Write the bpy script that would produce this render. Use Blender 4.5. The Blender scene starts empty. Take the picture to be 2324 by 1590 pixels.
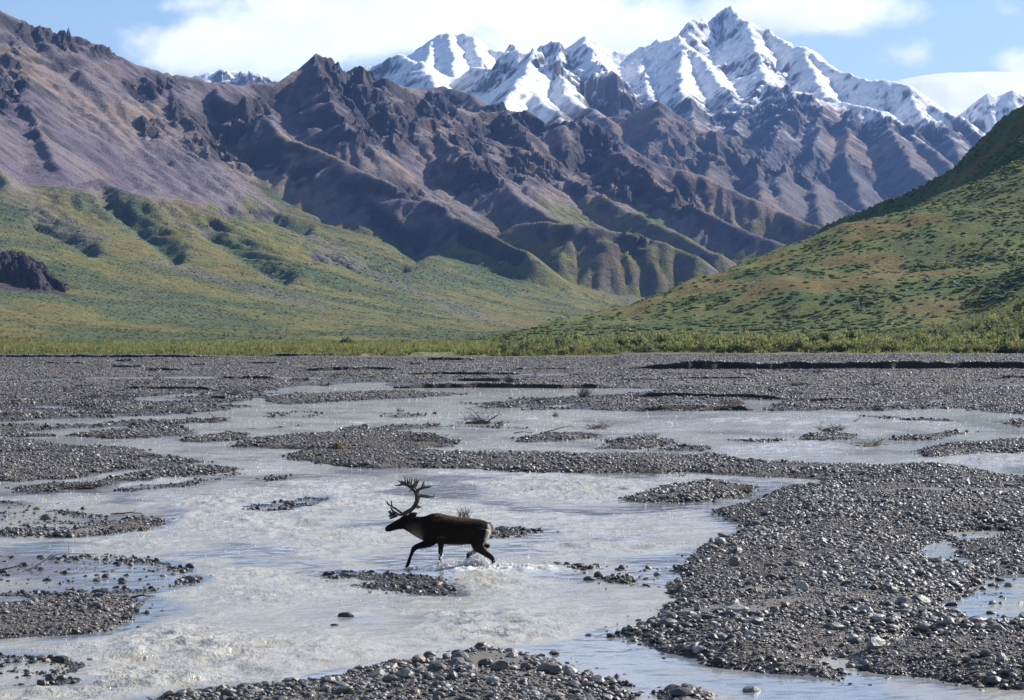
import bpy, bmesh, math, random
import numpy as np

C = bpy.context.scene.collection
SC = bpy.context.scene
R = math.radians
rng = np.random.RandomState(7)
random.seed(7)

# ------------------------------------------------------------------ camera, light, sky
FU = 5241.0          # focal length in units of a 2324 px wide picture
HC = 4.5             # eye height over the water
VH = 749.4           # picture row of the horizon (2324 x 1590 units)
cam = bpy.data.cameras.new('camera')
cam_o = bpy.data.objects.new('camera', cam); C.objects.link(cam_o)
cam_o.location = (0, 0, HC); cam_o.rotation_euler = (R(90), 0, 0)
cam.sensor_fit = 'HORIZONTAL'; cam.sensor_width = 36.0
cam.lens = 36.0 * FU / 2324.0
cam.shift_y = -(795.0 - VH) / 2324.0
cam.clip_start = 0.5; cam.clip_end = 60000
SC.camera = cam_o

SUN_E, SUN_A = R(34), R(34)      # elevation; azimuth from +X towards +Y
SUN_DIR = (math.cos(SUN_E)*math.cos(SUN_A), math.cos(SUN_E)*math.sin(SUN_A), math.sin(SUN_E))
sun = bpy.data.lights.new('sun', 'SUN'); sun.energy = 5.0; sun.angle = R(0.53)
sun.color = (1.0, 0.955, 0.89)
sun_o = bpy.data.objects.new('sun', sun); C.objects.link(sun_o)
from mathutils import Vector, Matrix, noise as mnoise
sun_o.rotation_euler = Vector(SUN_DIR).to_track_quat('Z', 'Y').to_euler()

SC.view_settings.view_transform = 'Standard'
SC.view_settings.look = 'None'
SC.view_settings.exposure = 0.85
HAZE_DENSITY = 4.2e-5
SC.view_settings.gamma = 1.0
SC.render.engine = 'CYCLES'
SC.cycles.use_denoising = True
SC.cycles.max_bounces = 6
SC.cycles.diffuse_bounces = 2
SC.cycles.glossy_bounces = 2
SC.cycles.transmission_bounces = 2
SC.cycles.volume_bounces = 0
SC.cycles.caustics_reflective = False
SC.cycles.caustics_refractive = False


class NT:
    """Small helper to write node graphs."""
    def __init__(s, tree): s.t = tree; s.n = tree.nodes; s.l = tree.links
    def new(s, kind, **kw):
        n = s.n.new(kind)
        for k, v in kw.items(): setattr(n, k, v)
        return n
    def put(s, sock, v):
        if hasattr(v, 'is_linked') or isinstance(v, bpy.types.NodeSocket): s.l.new(v, sock)
        elif v is not None: sock.default_value = v
    def math(s, op, a, b=None, c=None, clamp=False):
        n = s.new('ShaderNodeMath', operation=op, use_clamp=clamp)
        for i, v in enumerate((a, b, c)):
            if v is not None: s.put(n.inputs[i], v)
        return n.outputs[0]
    def mix(s, f, a, b, blend='MIX'):
        n = s.new('ShaderNodeMix', data_type='RGBA', blend_type=blend)
        s.put(n.inputs[0], f); s.put(n.inputs[6], a); s.put(n.inputs[7], b)
        return n.outputs[2]
    def rng(s, v, a, b, c=0.0, d=1.0, smooth=True):
        n = s.new('ShaderNodeMapRange')
        if smooth: n.interpolation_type = 'SMOOTHSTEP'
        s.put(n.inputs[0], v); n.inputs[1].default_value = a; n.inputs[2].default_value = b
        n.inputs[3].default_value = c; n.inputs[4].default_value = d
        return n.outputs[0]
    def noise(s, vec, scale, detail=4.0, rough=0.55, dist=0.0):
        n = s.new('ShaderNodeTexNoise')
        if vec is not None: s.l.new(vec, n.inputs['Vector'])
        n.inputs['Scale'].default_value = scale; n.inputs['Detail'].default_value = detail
        n.inputs['Roughness'].default_value = rough; n.inputs['Distortion'].default_value = dist
        return n.outputs[0]
    def mapping(s, vec, scale=(1, 1, 1), loc=(0, 0, 0), rot=(0, 0, 0)):
        n = s.new('ShaderNodeMapping'); s.l.new(vec, n.inputs[0])
        n.inputs['Location'].default_value = loc; n.inputs['Rotation'].default_value = rot
        n.inputs['Scale'].default_value = scale
        return n.outputs[0]


def c4(r, g, b): return (r, g, b, 1.0)


# world: Nishita daylight with cloud banks laid out by direction
W = bpy.data.worlds.new('World'); SC.world = W; W.use_nodes = True
w = NT(W.node_tree); w.n.clear()
sky = w.new('ShaderNodeTexSky', sky_type='NISHITA', sun_disc=False)
sky.sun_elevation = SUN_E
sky.sun_rotation = math.atan2(SUN_DIR[0], SUN_DIR[1])
sky.altitude = 900; sky.air_density = 1.0; sky.dust_density = 0.8; sky.ozone_density = 2.0
tc = w.new('ShaderNodeTexCoord').outputs['Generated']
sep = w.new('ShaderNodeSeparateXYZ'); w.l.new(tc, sep.inputs[0])
dx, dy, dz = sep.outputs
ady = w.math('MAXIMUM', w.math('ABSOLUTE', dy), 0.05)
az = w.math('DIVIDE', dx, ady)            # tangent of the azimuth
el = w.math('DIVIDE', dz, ady)            # tangent of the elevation
cloud = None
def du(u): return (u-1162)/FU
def dv(v): return (VH-v)/FU
warpn = w.new('ShaderNodeTexNoise'); warpn.inputs['Scale'].default_value = 1.0
comb = w.new('ShaderNodeCombineXYZ'); w.l.new(az, comb.inputs[0]); w.l.new(w.math('MULTIPLY', el, 1.5), comb.inputs[1]); comb.inputs[2].default_value = 0.3
n_big = w.noise(comb.outputs[0], 16.0, 6.0, 0.55, 0.3)
n_fine = w.noise(comb.outputs[0], 55.0, 5.0, 0.55, 0.2)
for (cu, cv, ru, rv, k) in [(980, 10, 640, 190, 1.0), (560, 112, 320, 95, 1.05), (720, 60, 280, 110, 1.0), (1350, 90, 420, 110, 1.0),
                            (1800, 25, 285, 70, 1.0), (2320, 145, 110, 50, .75), (2075, 128, 70, 40, .38), (1250, -250, 700, 200, 1.0),
                            (2300, 20, 70, 30, .25)]:
    ex = w.math('DIVIDE', w.math('SUBTRACT', az, du(cu)), ru/FU)
    ey = w.math('DIVIDE', w.math('SUBTRACT', el, dv(cv)), rv/FU)
    r2 = w.math('ADD', w.math('MULTIPLY', ex, ex), w.math('MULTIPLY', ey, ey))
    e = w.math('MULTIPLY', w.math('SUBTRACT', 1.0, w.math('POWER', r2, 0.6)), k)
    cloud = e if cloud is None else w.math('MAXIMUM', cloud, e)
front = w.math('GREATER_THAN', dy, 0.05)
# general cover away from the view: broken cumulus
gen = w.rng(w.noise(tc, 2.6, 7.0, 0.6, 0.4), 0.58, 0.72)
dens = w.math('ADD', cloud, w.math('ADD', w.math('MULTIPLY', w.math('SUBTRACT', n_big, 0.5), 1.2), w.math('MULTIPLY', w.math('SUBTRACT', n_fine, 0.5), 0.8)))
m_front = w.rng(dens, 0.0, 0.55)
lowsky = w.math('MULTIPLY', front, w.rng(el, 0.17, 0.30, 1.0, 0.0))
mask = w.math('ADD', w.math('MULTIPLY', m_front, lowsky), w.math('MULTIPLY', w.math('MULTIPLY', gen, w.math('SUBTRACT', 1.0, lowsky)), 0.75), clamp=True)
shade = w.rng(w.math('ADD', w.noise(comb.outputs[0], 9.0, 4.0, 0.5), w.math('MULTIPLY', dens, -0.10)), 0.30, 0.52)
cloud_col = w.mix(shade, c4(6.4, 6.9, 7.8), c4(10.0, 10.4, 11.0))
skyc = w.mix(mask, sky.outputs[0], cloud_col)
bg = w.new('ShaderNodeBackground'); w.l.new(skyc, bg.inputs[0]); bg.inputs[1].default_value = 0.08
wo = w.new('ShaderNodeOutputWorld'); w.l.new(bg.outputs[0], wo.inputs[0])

# ------------------------------------------------------------------ helpers
def PU(u, v, D): return ((u-1162.0)/FU*D, D, HC-(v-VH)/FU*D)
def PF(px, py, D): return PU(px/1.74139, py/1.74139, D)
def ground_pt(u, v, z=0.0):
    D = FU*(HC-z)/(v-VH); return ((u-1162.0)/FU*D, D, z)

def prop(o, label=None, cat=None, group=None, kind=None):
    if label: o['label'] = label
    if cat: o['category'] = cat
    if group: o['group'] = group
    if kind: o['kind'] = kind
    return o

def link_mesh(name, verts, faces, mat=None, parent=None, smooth=True, cols=None):
    """verts (n,3), faces (m,3|4) numpy -> one mesh object"""
    verts = np.asarray(verts, np.float32); faces = np.asarray(faces, np.int32)
    me = bpy.data.meshes.new(name)
    n, k = faces.shape
    me.vertices.add(len(verts)); me.vertices.foreach_set('co', verts.ravel())
    me.loops.add(n*k); me.loops.foreach_set('vertex_index', faces.ravel())
    me.polygons.add(n)
    me.polygons.foreach_set('loop_start', np.arange(0, n*k, k, dtype=np.int32))
    try: me.polygons.foreach_set('loop_total', np.full(n, k, np.int32))
    except Exception: pass
    me.polygons.foreach_set('use_smooth', np.full(n, smooth, bool) if isinstance(smooth, bool) else np.asarray(smooth, bool))
    if cols is not None:
        for nm, cc in cols.items():
            a = me.color_attributes.new(nm, 'FLOAT_COLOR', 'POINT')
            cc = np.asarray(cc, np.float32)
            if cc.shape[1] == 3: cc = np.hstack([cc, np.ones((len(cc), 1), np.float32)])
            a.data.foreach_set('color', cc.ravel())
    me.update(calc_edges=True)
    if mat: me.materials.append(mat)
    o = bpy.data.objects.new(name, me); C.objects.link(o)
    if parent: o.parent = parent
    return o

def grid_faces(nr, nc):
    i = np.arange(nr*nc).reshape(nr, nc)
    return np.stack([i[:-1, :-1], i[:-1, 1:], i[1:, 1:], i[1:, :-1]], -1).reshape(-1, 4)

_tabs = {}
def _tab(seed):
    if seed not in _tabs:
        a = np.random.RandomState(seed).rand(256, 256)*2*np.pi
        _tabs[seed] = (np.cos(a).astype(np.float32), np.sin(a).astype(np.float32))
    return _tabs[seed]
def perlin(x, y, seed=0):
    gx, gy = _tab(seed)
    x = np.asarray(x, np.float32); y = np.asarray(y, np.float32)
    xf = np.floor(x); yf = np.floor(y)
    xi = xf.astype(np.int64) & 255; yi = yf.astype(np.int64) & 255
    x1 = (xi+1) & 255; y1 = (yi+1) & 255
    fx = x-xf; fy = y-yf
    ux = fx*fx*fx*(fx*(fx*6-15)+10); uy = fy*fy*fy*(fy*(fy*6-15)+10)
    a = gx[xi, yi]*fx+gy[xi, yi]*fy
    b = gx[x1, yi]*(fx-1)+gy[x1, yi]*fy
    c = gx[xi, y1]*fx+gy[xi, y1]*(fy-1)
    d = gx[x1, y1]*(fx-1)+gy[x1, y1]*(fy-1)
    return (a+(b-a)*ux + (c+(d-c)*ux - a-(b-a)*ux)*uy)*1.5
def fbm(x, y, o=5, seed=0, gain=.5, lac=2.03):
    s = 0; a = 1.0
    for i in range(o):
        s = s + a*perlin(x*lac**i+i*17.3, y*lac**i-i*9.1, seed+i); a *= gain
    return s
def ridged(x, y, o=5, seed=0, gain=.5, lac=2.07):
    s = 0; a = 1.0; wgt = 1.0
    for i in range(o):
        n = 1-np.abs(perlin(x*lac**i+i*7.7, y*lac**i+i*3.3, seed+i)); n = n*n
        s = s+a*n*wgt; wgt = np.clip(n*1.6, 0, 1); a *= gain
    return s
def sstep(a, b, x):
    t = np.clip((x-a)/(b-a), 0, 1); return t*t*(3-2*t)

def mat(name):
    m = bpy.data.materials.new(name); m.use_nodes = True
    t = NT(m.node_tree); t.n.clear()
    p = t.new('ShaderNodeBsdfPrincipled'); o = t.new('ShaderNodeOutputMaterial')
    t.l.new(p.outputs[0], o.inputs[0])
    return m, t, p, o

def bilin(z, fx, fy):
    H, Wd = z.shape
    fx = np.clip(fx, 0, Wd-1.001); fy = np.clip(fy, 0, H-1.001)
    i = fx.astype(int); j = fy.astype(int); a = fx-i; b = fy-j
    return (z[j, i]*(1-a)+z[j, i+1]*a)*(1-b)+(z[j+1, i]*(1-a)+z[j+1, i+1]*a)*b

# ------------------------------------------------------------------ terrain tools
def seg_field(x, y, P):
    """nearest distance to a 3-D polyline in plan; returns d, crest height, arc length, side"""
    best = np.full(x.shape, 1e9, np.float32); zc = np.zeros_like(best); tt = np.zeros_like(best); sd = np.zeros_like(best)
    L = 0.0
    for (x0, y0, z0), (x1, y1, z1) in zip(P[:-1], P[1:]):
        dxx, dyy = x1-x0, y1-y0; l2 = dxx*dxx+dyy*dyy+1e-9; l = math.sqrt(l2)
        t = np.clip(((x-x0)*dxx+(y-y0)*dyy)/l2, 0, 1)
        ex = x-(x0+t*dxx); ey = y-(y0+t*dyy)
        d = np.sqrt(ex*ex+ey*ey)
        k = d < best
        best = np.where(k, d, best); zc = np.where(k, z0+t*(z1-z0), zc); tt = np.where(k, L+t*l, tt)
        sd = np.where(k, (ex*dyy-ey*dxx)/l, sd)
        L += l
    return best, zc, tt, sd

def facets(x, y, cell, seed):
    """broken blocks: each cell of a jittered lattice carries its own tilted plane"""
    rs_ = np.random.RandomState(seed); jx, jy, ph, pa, pb = [rs_.rand(128, 128).astype(np.float32) for _ in range(5)]
    gx, gy = x/cell, y/cell; ix, iy = np.floor(gx).astype(int), np.floor(gy).astype(int)
    best = np.full(x.shape, 1e9, np.float32); out = np.zeros_like(best)
    for a in (-1, 0, 1):
        for b in (-1, 0, 1):
            cx, cy = (ix+a) & 127, (iy+b) & 127
            ex = gx-(ix+a+jx[cx, cy]); ey = gy-(iy+b+jy[cx, cy]); d = ex*ex+ey*ey; k = d < best
            best = np.where(k, d, best); out = np.where(k, ph[cx, cy]-.5+(pa[cx, cy]-.5)*1.6*ex+(pb[cx, cy]-.5)*1.6*ey, out)
    return out
def smax(a, b, k):
    h = np.clip(0.5+0.5*(a-b)/k, 0, 1); return b+(a-b)*h+k*h*(1-h)

def add_ridge(z, x, y, P, s_near, s_far, d1=80., k=18., flute=10., seed=0, lam=70., reach=900.):
    xs = [p[0] for p in P]; ys = [p[1] for p in P]
    m = (x[0] > min(xs)-reach) & (x[0] < max(xs)+reach); n = (y[:, 0] > min(ys)-reach) & (y[:, 0] < max(ys)+reach)
    if not m.any() or not n.any(): return z
    a, b = np.where(n)[0][[0, -1]]; c, d = np.where(m)[0][[0, -1]]
    sl = (slice(a, b+1), slice(c, d+1))
    xx, yy = x[sl], y[sl]
    dist, zc, t, sd = seg_field(xx, yy, P)
    fl = ridged(t/lam+0.25*fbm(xx/120., yy/120., 2, seed+3), sd/(lam*6), 3, seed+11)-0.9
    prof = s_far*dist+(s_near-s_far)*d1*(1-np.exp(-dist/d1))
    zz = zc-prof+flute*fl*np.clip(dist/45., 0, 1)*np.exp(-dist/420.)
    z = z.copy(); z[sl] = smax(z[sl], zz, k)
    return z

def erode(z, cell, batches, n, steps, seed, cap=4.0, er=0.25, dep=0.12, inertia=0.06, zmin=None):
    rs = np.random.RandomState(seed); H, Wd = z.shape
    z = (z/cell).astype(np.float64)
    for b in range(batches):
        px = rs.rand(n)*(Wd-3)+1; py = rs.rand(n)*(H-3)+1
        if zmin is not None:
            k = bilin(z, px, py)*cell > zmin; px = px[k]; py = py[k]
        m = len(px); vx = np.zeros(m); vy = np.zeros(m); sp = np.ones(m); wt = np.ones(m); sed = np.zeros(m)
        for s in range(steps):
            i = px.astype(int); j = py.astype(int); a = px-i; c = py-j
            z00 = z[j, i]; z10 = z[j, i+1]; z01 = z[j+1, i]; z11 = z[j+1, i+1]
            gx = (z10-z00)*(1-c)+(z11-z01)*c; gy = (z01-z00)*(1-a)+(z11-z10)*a
            h = (z00*(1-a)+z10*a)*(1-c)+(z01*(1-a)+z11*a)*c
            vx = vx*inertia-gx*(1-inertia); vy = vy*inertia-gy*(1-inertia)
            l = np.sqrt(vx*vx+vy*vy)+1e-9; vx /= l; vy /= l
            nx = np.clip(px+vx, 1, Wd-2.01); ny = np.clip(py+vy, 1, H-2.01)
            dh = bilin(z, nx, ny)-h
            cp = np.maximum(-dh, 0.01)*sp*wt*cap
            up = dh > 0
            amt = np.where(up, -np.minimum(sed, dh), np.where(sed > cp, -(sed-cp)*dep, np.minimum((cp-sed)*er, -dh*0.5)))
            amt = np.where(up | (sed > cp), amt, np.clip(amt, 0, .25))
            sed = sed+amt
            idx = j*Wd+i
            ww = np.concatenate([(1-a)*(1-c), a*(1-c), (1-a)*c, a*c])*np.tile(amt, 4)
            ii = np.concatenate([idx, idx+1, idx+Wd, idx+Wd+1])
            z -= np.bincount(ii, ww, H*Wd).reshape(H, Wd)
            sp = np.sqrt(np.clip(sp*sp-dh*0.6, 0.05, 6)); wt *= 0.985
            px, py = nx, ny
    return z*cell

def thermal(z, cell, talus, it, rate=0.2):
    """talus: scalar or field of limiting slope; loose rock slides until it rests"""
    z = z.copy()
    for _ in range(it):
        dz = np.zeros_like(z)
        for ax in (0, 1):
            df = np.diff(z, axis=ax)
            t = talus if np.isscalar(talus) else np.minimum(np.take(talus, range(0, z.shape[ax]-1), ax), np.take(talus, range(1, z.shape[ax]), ax))
            ex = np.sign(df)*np.maximum(np.abs(df)-t*cell, 0)*rate
            if ax == 0: dz[:-1] += ex; dz[1:] -= ex
            else: dz[:, :-1] += ex; dz[:, 1:] -= ex
        z += dz
    return z

def blur(z, n=1):
    for _ in range(n):
        p = np.pad(z, 1, mode='edge')
        z = (p[:-2, 1:-1]+p[2:, 1:-1]+p[1:-1, :-2]+p[1:-1, 2:]+4*p[1:-1, 1:-1])/8
    return z

def rbf(pts, x, y):
    """surface through scattered survey points"""
    P = np.array([(p[0], p[1]) for p in pts])/1000.; v = np.array([p[2] for p in pts])
    n = len(P); r = np.sqrt(((P[:, None]-P[None])**2).sum(-1))
    A = np.zeros((n+3, n+3)); A[:n, :n] = r**1.5+np.eye(n)*0.002
    A[:n, n] = 1; A[:n, n+1:] = P; A[n, :n] = 1; A[n+1:, :n] = P.T
    s = np.linalg.solve(A, np.concatenate([v, np.zeros(3)]))
    out = s[n]+s[n+1]*x/1000.+s[n+2]*y/1000.
    for i in range(n):
        d = np.sqrt((x/1000.-P[i, 0])**2+(y/1000.-P[i, 1])**2); out = out+s[i]*d**1.5
    return out

def terrain_mat(name, bump=1.0, sc=1.0):
    m, t, p, o = mat(name)
    at = t.new('ShaderNodeVertexColor', layer_name='Col')
    geo = t.new('ShaderNodeNewGeometry').outputs['Position']
    n1 = t.noise(geo, 0.11*sc, 6.0, 0.65); n2 = t.noise(geo, 0.5*sc, 4.0, 0.6)
    f = t.math('ADD', t.math('MULTIPLY', n1, 0.9), t.math('MULTIPLY', n2, 0.7))
    f = t.rng(f, 0.45, 1.15, 0.62, 1.38, smooth=False)
    vm = t.new('ShaderNodeVectorMath', operation='SCALE'); t.l.new(at.outputs[0], vm.inputs[0]); t.l.new(f, vm.inputs[3])
    t.l.new(vm.outputs[0], p.inputs['Base Color'])
    p.inputs['Roughness'].default_value = 0.95
    p.inputs['Specular IOR Level'].default_value = 0.15
    b = t.new('ShaderNodeBump'); b.inputs['Strength'].default_value = 0.9; b.inputs['Distance'].default_value = 4.0*bump
    t.l.new(t.math('ADD', n1, t.math('MULTIPLY', n2, 0.35)), b.inputs['Height']); t.l.new(b.outputs[0], p.inputs['Normal'])
    return m

def mixc(col, c, f):
    return col*(1-f[..., None])+np.asarray(c, np.float32)*f[..., None]

# ------------------------------------------------------------------ the mountain range left of the valley
def DM(D): return D if D < 1800 else 1800+(D-1800)*0.72
def RP(*pts): return [PF(a, b, DM(d)) for a, b, d in pts]

CELL = 3.1
gx1 = np.arange(-1150, 1151, CELL, dtype=np.float32); gy1 = np.arange(372, 3700, CELL, dtype=np.float32)
X1, Y1 = np.meshgrid(gx1, gy1)
base_pts = [(xx, yy, 0.75) for yy in (300, 380, 470) for xx in (-300, -110, -40, 40, 110, 300)]
base_pts += [(xx, 560, 0.9) for xx in (-60, 20, 120, 300)]
base_pts += [PU(*p) for p in [(0, 782, 600), (0, 715, 900), (0, 640, 1150), (0, 540, 1480), (0, 445, 1800), (-300, 600, 1100), (-300, 420, 1750), (-250, 760, 620),
    (300, 772, 660), (300, 700, 1000), (300, 610, 1380), (300, 540, 1680), (470, 470, 1850), (600, 763, 780), (600, 700, 1150), (600, 610, 1600), (600, 520, 1880),
    (900, 756, 950), (900, 700, 1400), (900, 630, 1800), (900, 570, 2050), (1200, 750, 1300), (1200, 700, 1800), (1200, 640, 2100),
    (1500, 705, 2150), (1500, 660, 2350), (1800, 690, 2400), (1215, 751, 1500), (1500, 740, 1600), (1900, 738, 1700), (2300, 735, 1800), (1900, 640, 2800)]]
base_pts += [(-900, 900, 40), (-1100, 1700, 150), (-1100, 600, 15), (900, 700, 2), (1100, 1500, 8), (1100, 2500, 40), (900, 3500, 110), (0, 3500, 130), (-1100, 3500, 160), (-700, 2600, 170)]
z = rbf(base_pts, X1, Y1).astype(np.float32)
z = np.maximum(z, 0.3)
baseZ = z.copy()
wx = X1+5*fbm(X1/60., Y1/60., 3, 5); wy = Y1+8*fbm(X1/60.+9, Y1/60., 3, 6)

ridges1 = [
 # main crest
 (RP((-500, -200, 2700), (0, 35, 2800), (120, 82, 2820), (260, 108, 2850), (430, 188, 2900), (560, 255, 2950), (660, 283, 3000), (760, 298, 3050), (850, 320, 3100),
     (1000, 323, 3200), (1090, 323, 3250), (1160, 268, 3300), (1240, 212, 3350), (1330, 243, 3370), (1390, 283, 3400)), .95, .50, 60),
 (RP((1375, 300, 3330), (1425, 258, 3330), (1470, 285, 3350), (1530, 306, 3400), (1600, 341, 3450), (1700, 383, 3550), (1790, 412, 3600), (1900, 442, 3700)), 1.0, .55, 70),
 (RP((1390, 285, 3400), (1560, 345, 3900), (1640, 348, 4100), (1750, 340, 4150), (1850, 368, 4100), (1920, 430, 4000)), .5, .5, 50),
 (RP((1900, 442, 3700), (2000, 428, 3750), (2100, 436, 3750), (2170, 462, 3720), (2240, 448, 3700), (2320, 470, 3700), (2414, 522, 3680), (2504, 606, 3650), (2625, 648, 3620), (2828, 708, 3570), (2990, 787, 3500), (3250, 889, 3400), (3400, 950, 3330)), .8, .5, 50),
 # spurs
 (RP((60, 150, 2760), (100, 330, 2520), (160, 510, 2320), (230, 620, 2170), (320, 760, 2020), (400, 920, 1880), (520, 1020, 1750)), .8, .48, 60),
 (RP((-220, 100, 2600), (-160, 400, 2250), (-60, 620, 2000), (40, 720, 1850)), .9, .5, 60),
 (RP((850, 325, 3100), (873, 361, 2980), (963, 410, 2890), (1054, 458, 2810), (1144, 536, 2740), (1306, 590, 2650), (1450, 680, 2560), (1600, 740, 2480), (1750, 800, 2400), (2000, 950, 2250), (2150, 1030, 2150)), .85, .52, 60),
 (RP((660, 285, 3000), (700, 380, 2850), (760, 480, 2740), (830, 600, 2620)), .9, .6, 40),
 (RP((1240, 215, 3350), (1290, 330, 3150), (1330, 420, 3020), (1400, 500, 2900)), 1.0, .6, 50),
 (RP((1600, 345, 3480), (1700, 480, 3280), (1782, 570, 3100), (1824, 576, 3040), (1962, 668, 2950), (2113, 812, 2820), (2233, 870, 2730), (2400, 950, 2620), (2640, 1050, 2480)), .85, .52, 60),
 (RP((2000, 430, 3720), (2080, 530, 3500), (2143, 606, 3350), (2203, 680, 3250), (2323, 734, 3150), (2474, 813, 3020), (2594, 873, 2930), (2700, 921, 2850), (2850, 1000, 2750)), .85, .52, 60),
 (RP((2414, 524, 3680), (2504, 652, 3450), (2647, 746, 3320), (2760, 810, 3230), (2888, 873, 3150), (3000, 925, 3080), (3150, 975, 3000)), .75, .5, 60),
 (RP((1500, 300, 3400), (1540, 470, 3180), (1560, 560, 3060), (1541, 640, 2950)), .9, .6, 50),
 (RP((400, 700, 1990), (560, 800, 1900), (700, 900, 1820), (800, 980, 1720)), .4, .3, 60),
 (RP((760, 830, 2080), (900, 880, 2000), (1060, 980, 1900), (1180, 1060, 1800)), .35, .28, 60),
 # grass-topped bench with a dark front
 (RP((2030, 885, 2480), (2150, 868, 2420), (2300, 880, 2380), (2450, 900, 2360), (2600, 940, 2340), (2760, 1010, 2300)), .75, .6, 40),
]
for i, (P, sn, sf, d1) in enumerate(ridges1):
    z = add_ridge(z, wx, wy, P, sn, sf, d1, k=10., flute=6. if i < len(ridges1)-1 else 2., seed=20+i*3, lam=48.+17*(i%4))
hm = sstep(15, 110, z-baseZ)
# rock: bands of hard strata that stand out as broken cliffs
hard = fbm(X1/210.+3.1, Y1/210.-1.7, 3, 41)+0.55*fbm(X1/55., Y1/55., 3, 44)
hard = .20*sstep(0.15, 0.6, hard+0.35*sstep(150, 330, z)-0.12)
PX = 2023.5+X1/Y1*9127; PY = 1305-(z-HC)/Y1*9127      # crag belts surveyed by bearing and elevation
for cx_, cy_, rx_, ry_ in [(40, 330, 60, 130), (130, 560, 60, 110), (190, 690, 60, 80), (240, 780, 90, 70), (250, 130, 210, 50), (430, 195, 60, 30), (700, 440, 50, 50), (620, 330, 90, 40), (600, 500, 60, 40), (860, 560, 150, 110), (960, 640, 110, 80), (1330, 270, 90, 80),
    (1430, 340, 150, 100), (1520, 480, 220, 90), (1180, 700, 110, 40), (1850, 690, 120, 60), (1620, 760, 150, 30), (1480, 750, 120, 25), (1720, 820, 120, 25), (2050, 630, 90, 70), (2160, 660, 70, 60), (1900, 530, 130, 70), (2300, 640, 80, 50), (2230, 460, 80, 40),
    (2430, 720, 120, 80), (2510, 690, 60, 60), (2360, 560, 90, 60), (2030, 480, 150, 50), (2200, 960, 160, 60), (2450, 960, 120, 45), (1700, 430, 90, 50), (1000, 420, 60, 40), (2650, 780, 120, 60)]:
    hard = np.maximum(hard, np.exp(-((PX-cx_)/rx_)**2-((PY-cy_)/ry_)**2)*1.25)
hard = np.clip(hard*(.75+.6*fbm(X1/45., Y1/45., 3, 47)), 0, 1)
rel = ridged(wx/135., wy/135., 6, 51, .52)-0.9
z = z+hm*(11*rel+4*fbm(X1/30., Y1/30., 4, 57))*(0.14+1.3*hard)
step = 26.
q = z/step+0.5*fbm(X1/170., Y1/170., 3, 61); fr = q-np.floor(q)
terr = (np.floor(q)+sstep(0.55, 0.85, fr)-q)*step
z = z+hm*hard*terr*0.85
z = erode(z, CELL, 9, 26000, 70, 3, zmin=25., cap=5.0, er=.22, dep=.10)
tal = 0.62+hm*hard*1.4+0.1*fbm(X1/90., Y1/90., 2, 71)
z = thermal(z, CELL, tal, 60, .22)
z = z+hm*hard*(17.*np.minimum(facets(wx+6*fbm(X1/25., Y1/25., 2, 80), wy, 34., 82)-.25, .12)+9.*np.minimum(facets(wx, wy+4*fbm(X1/12., Y1/12., 2, 84), 14., 83)-.2, .15)+1.6*fbm(X1/9., Y1/9., 2, 85))
gyy, gxx = np.gradient(blur(z, 6), CELL); sm_ = np.sqrt(gxx**2+gyy**2)
ac = X1*.80+Y1*.60; al = Y1*.80-X1*.60
z = z+hm*hard*sstep(.45, .9, sm_)*(7.*(ridged(ac/17.+.3*fbm(X1/40., Y1/40., 2, 87), al/75., 3, 88, .55)-.8))
# outcrop with its scree on the near grassy slope
O = [PF(-200, 985, 1180), PF(-40, 1008, 1150), PF(60, 1012, 1140), (PF(110, 1030, 1135)), PF(150, 1090, 1125)]
dO, zO, tO, sO = seg_field(X1, Y1, O)
oz = zO-np.where(Y1 < 1150, 1.25, .5)*np.maximum(dO-3, 0)+2.5*(ridged(tO/7., dO/30., 2, 91)-.8)*np.clip(dO/6., 0, 1)
cliffO = sstep(-1.5, 1.5, oz-z)
z = smax(z, oz.astype(np.float32), 2.0)
# brush-filled gullies
PX = 2023.5+X1/Y1*9127; PY = 1305-(z-HC)/Y1*9127
gul = np.zeros(X1.shape)
for G_, w_ in [([(420, 780), (540, 860), (610, 930), (690, 1000)], 34), ([(840, 915), (960, 985), (1120, 1085)], 34), ([(900, 838), (1050, 850), (1210, 905)], 20), ([(1470, 860), (1560, 930), (1650, 1000)], 30),
               ([(1250, 1010), (1400, 1040), (1600, 1060)], 14), ([(150, 880), (260, 920), (360, 980)], 22), ([(1830, 930), (1950, 990), (2050, 1020)], 18)]:
    dG, _, _, _ = seg_field(PX+14*fbm(X1/25., Y1/25., 3, 99), PY, [(a_, b_, 0) for a_, b_ in G_]); gul = np.maximum(gul, np.exp(-(dG/w_)**2))
z = z-9*gul
# gentle lumps and gullies on the grass slopes
z = z+(1-hm)*sstep(560, 900, Y1)*(2.0*fbm(X1/95., Y1/130., 4, 101)+0.5*fbm(X1/14., Y1/14., 2, 104))
z = z+(1-sstep(500, 800, Y1))*0.15*fbm(X1/20., Y1/20., 3, 108)
z = z-1.6*(1-sstep(374, 398, Y1))
Z1 = z.astype(np.float32)
PY = 1305-(Z1-HC)/Y1*9127

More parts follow.
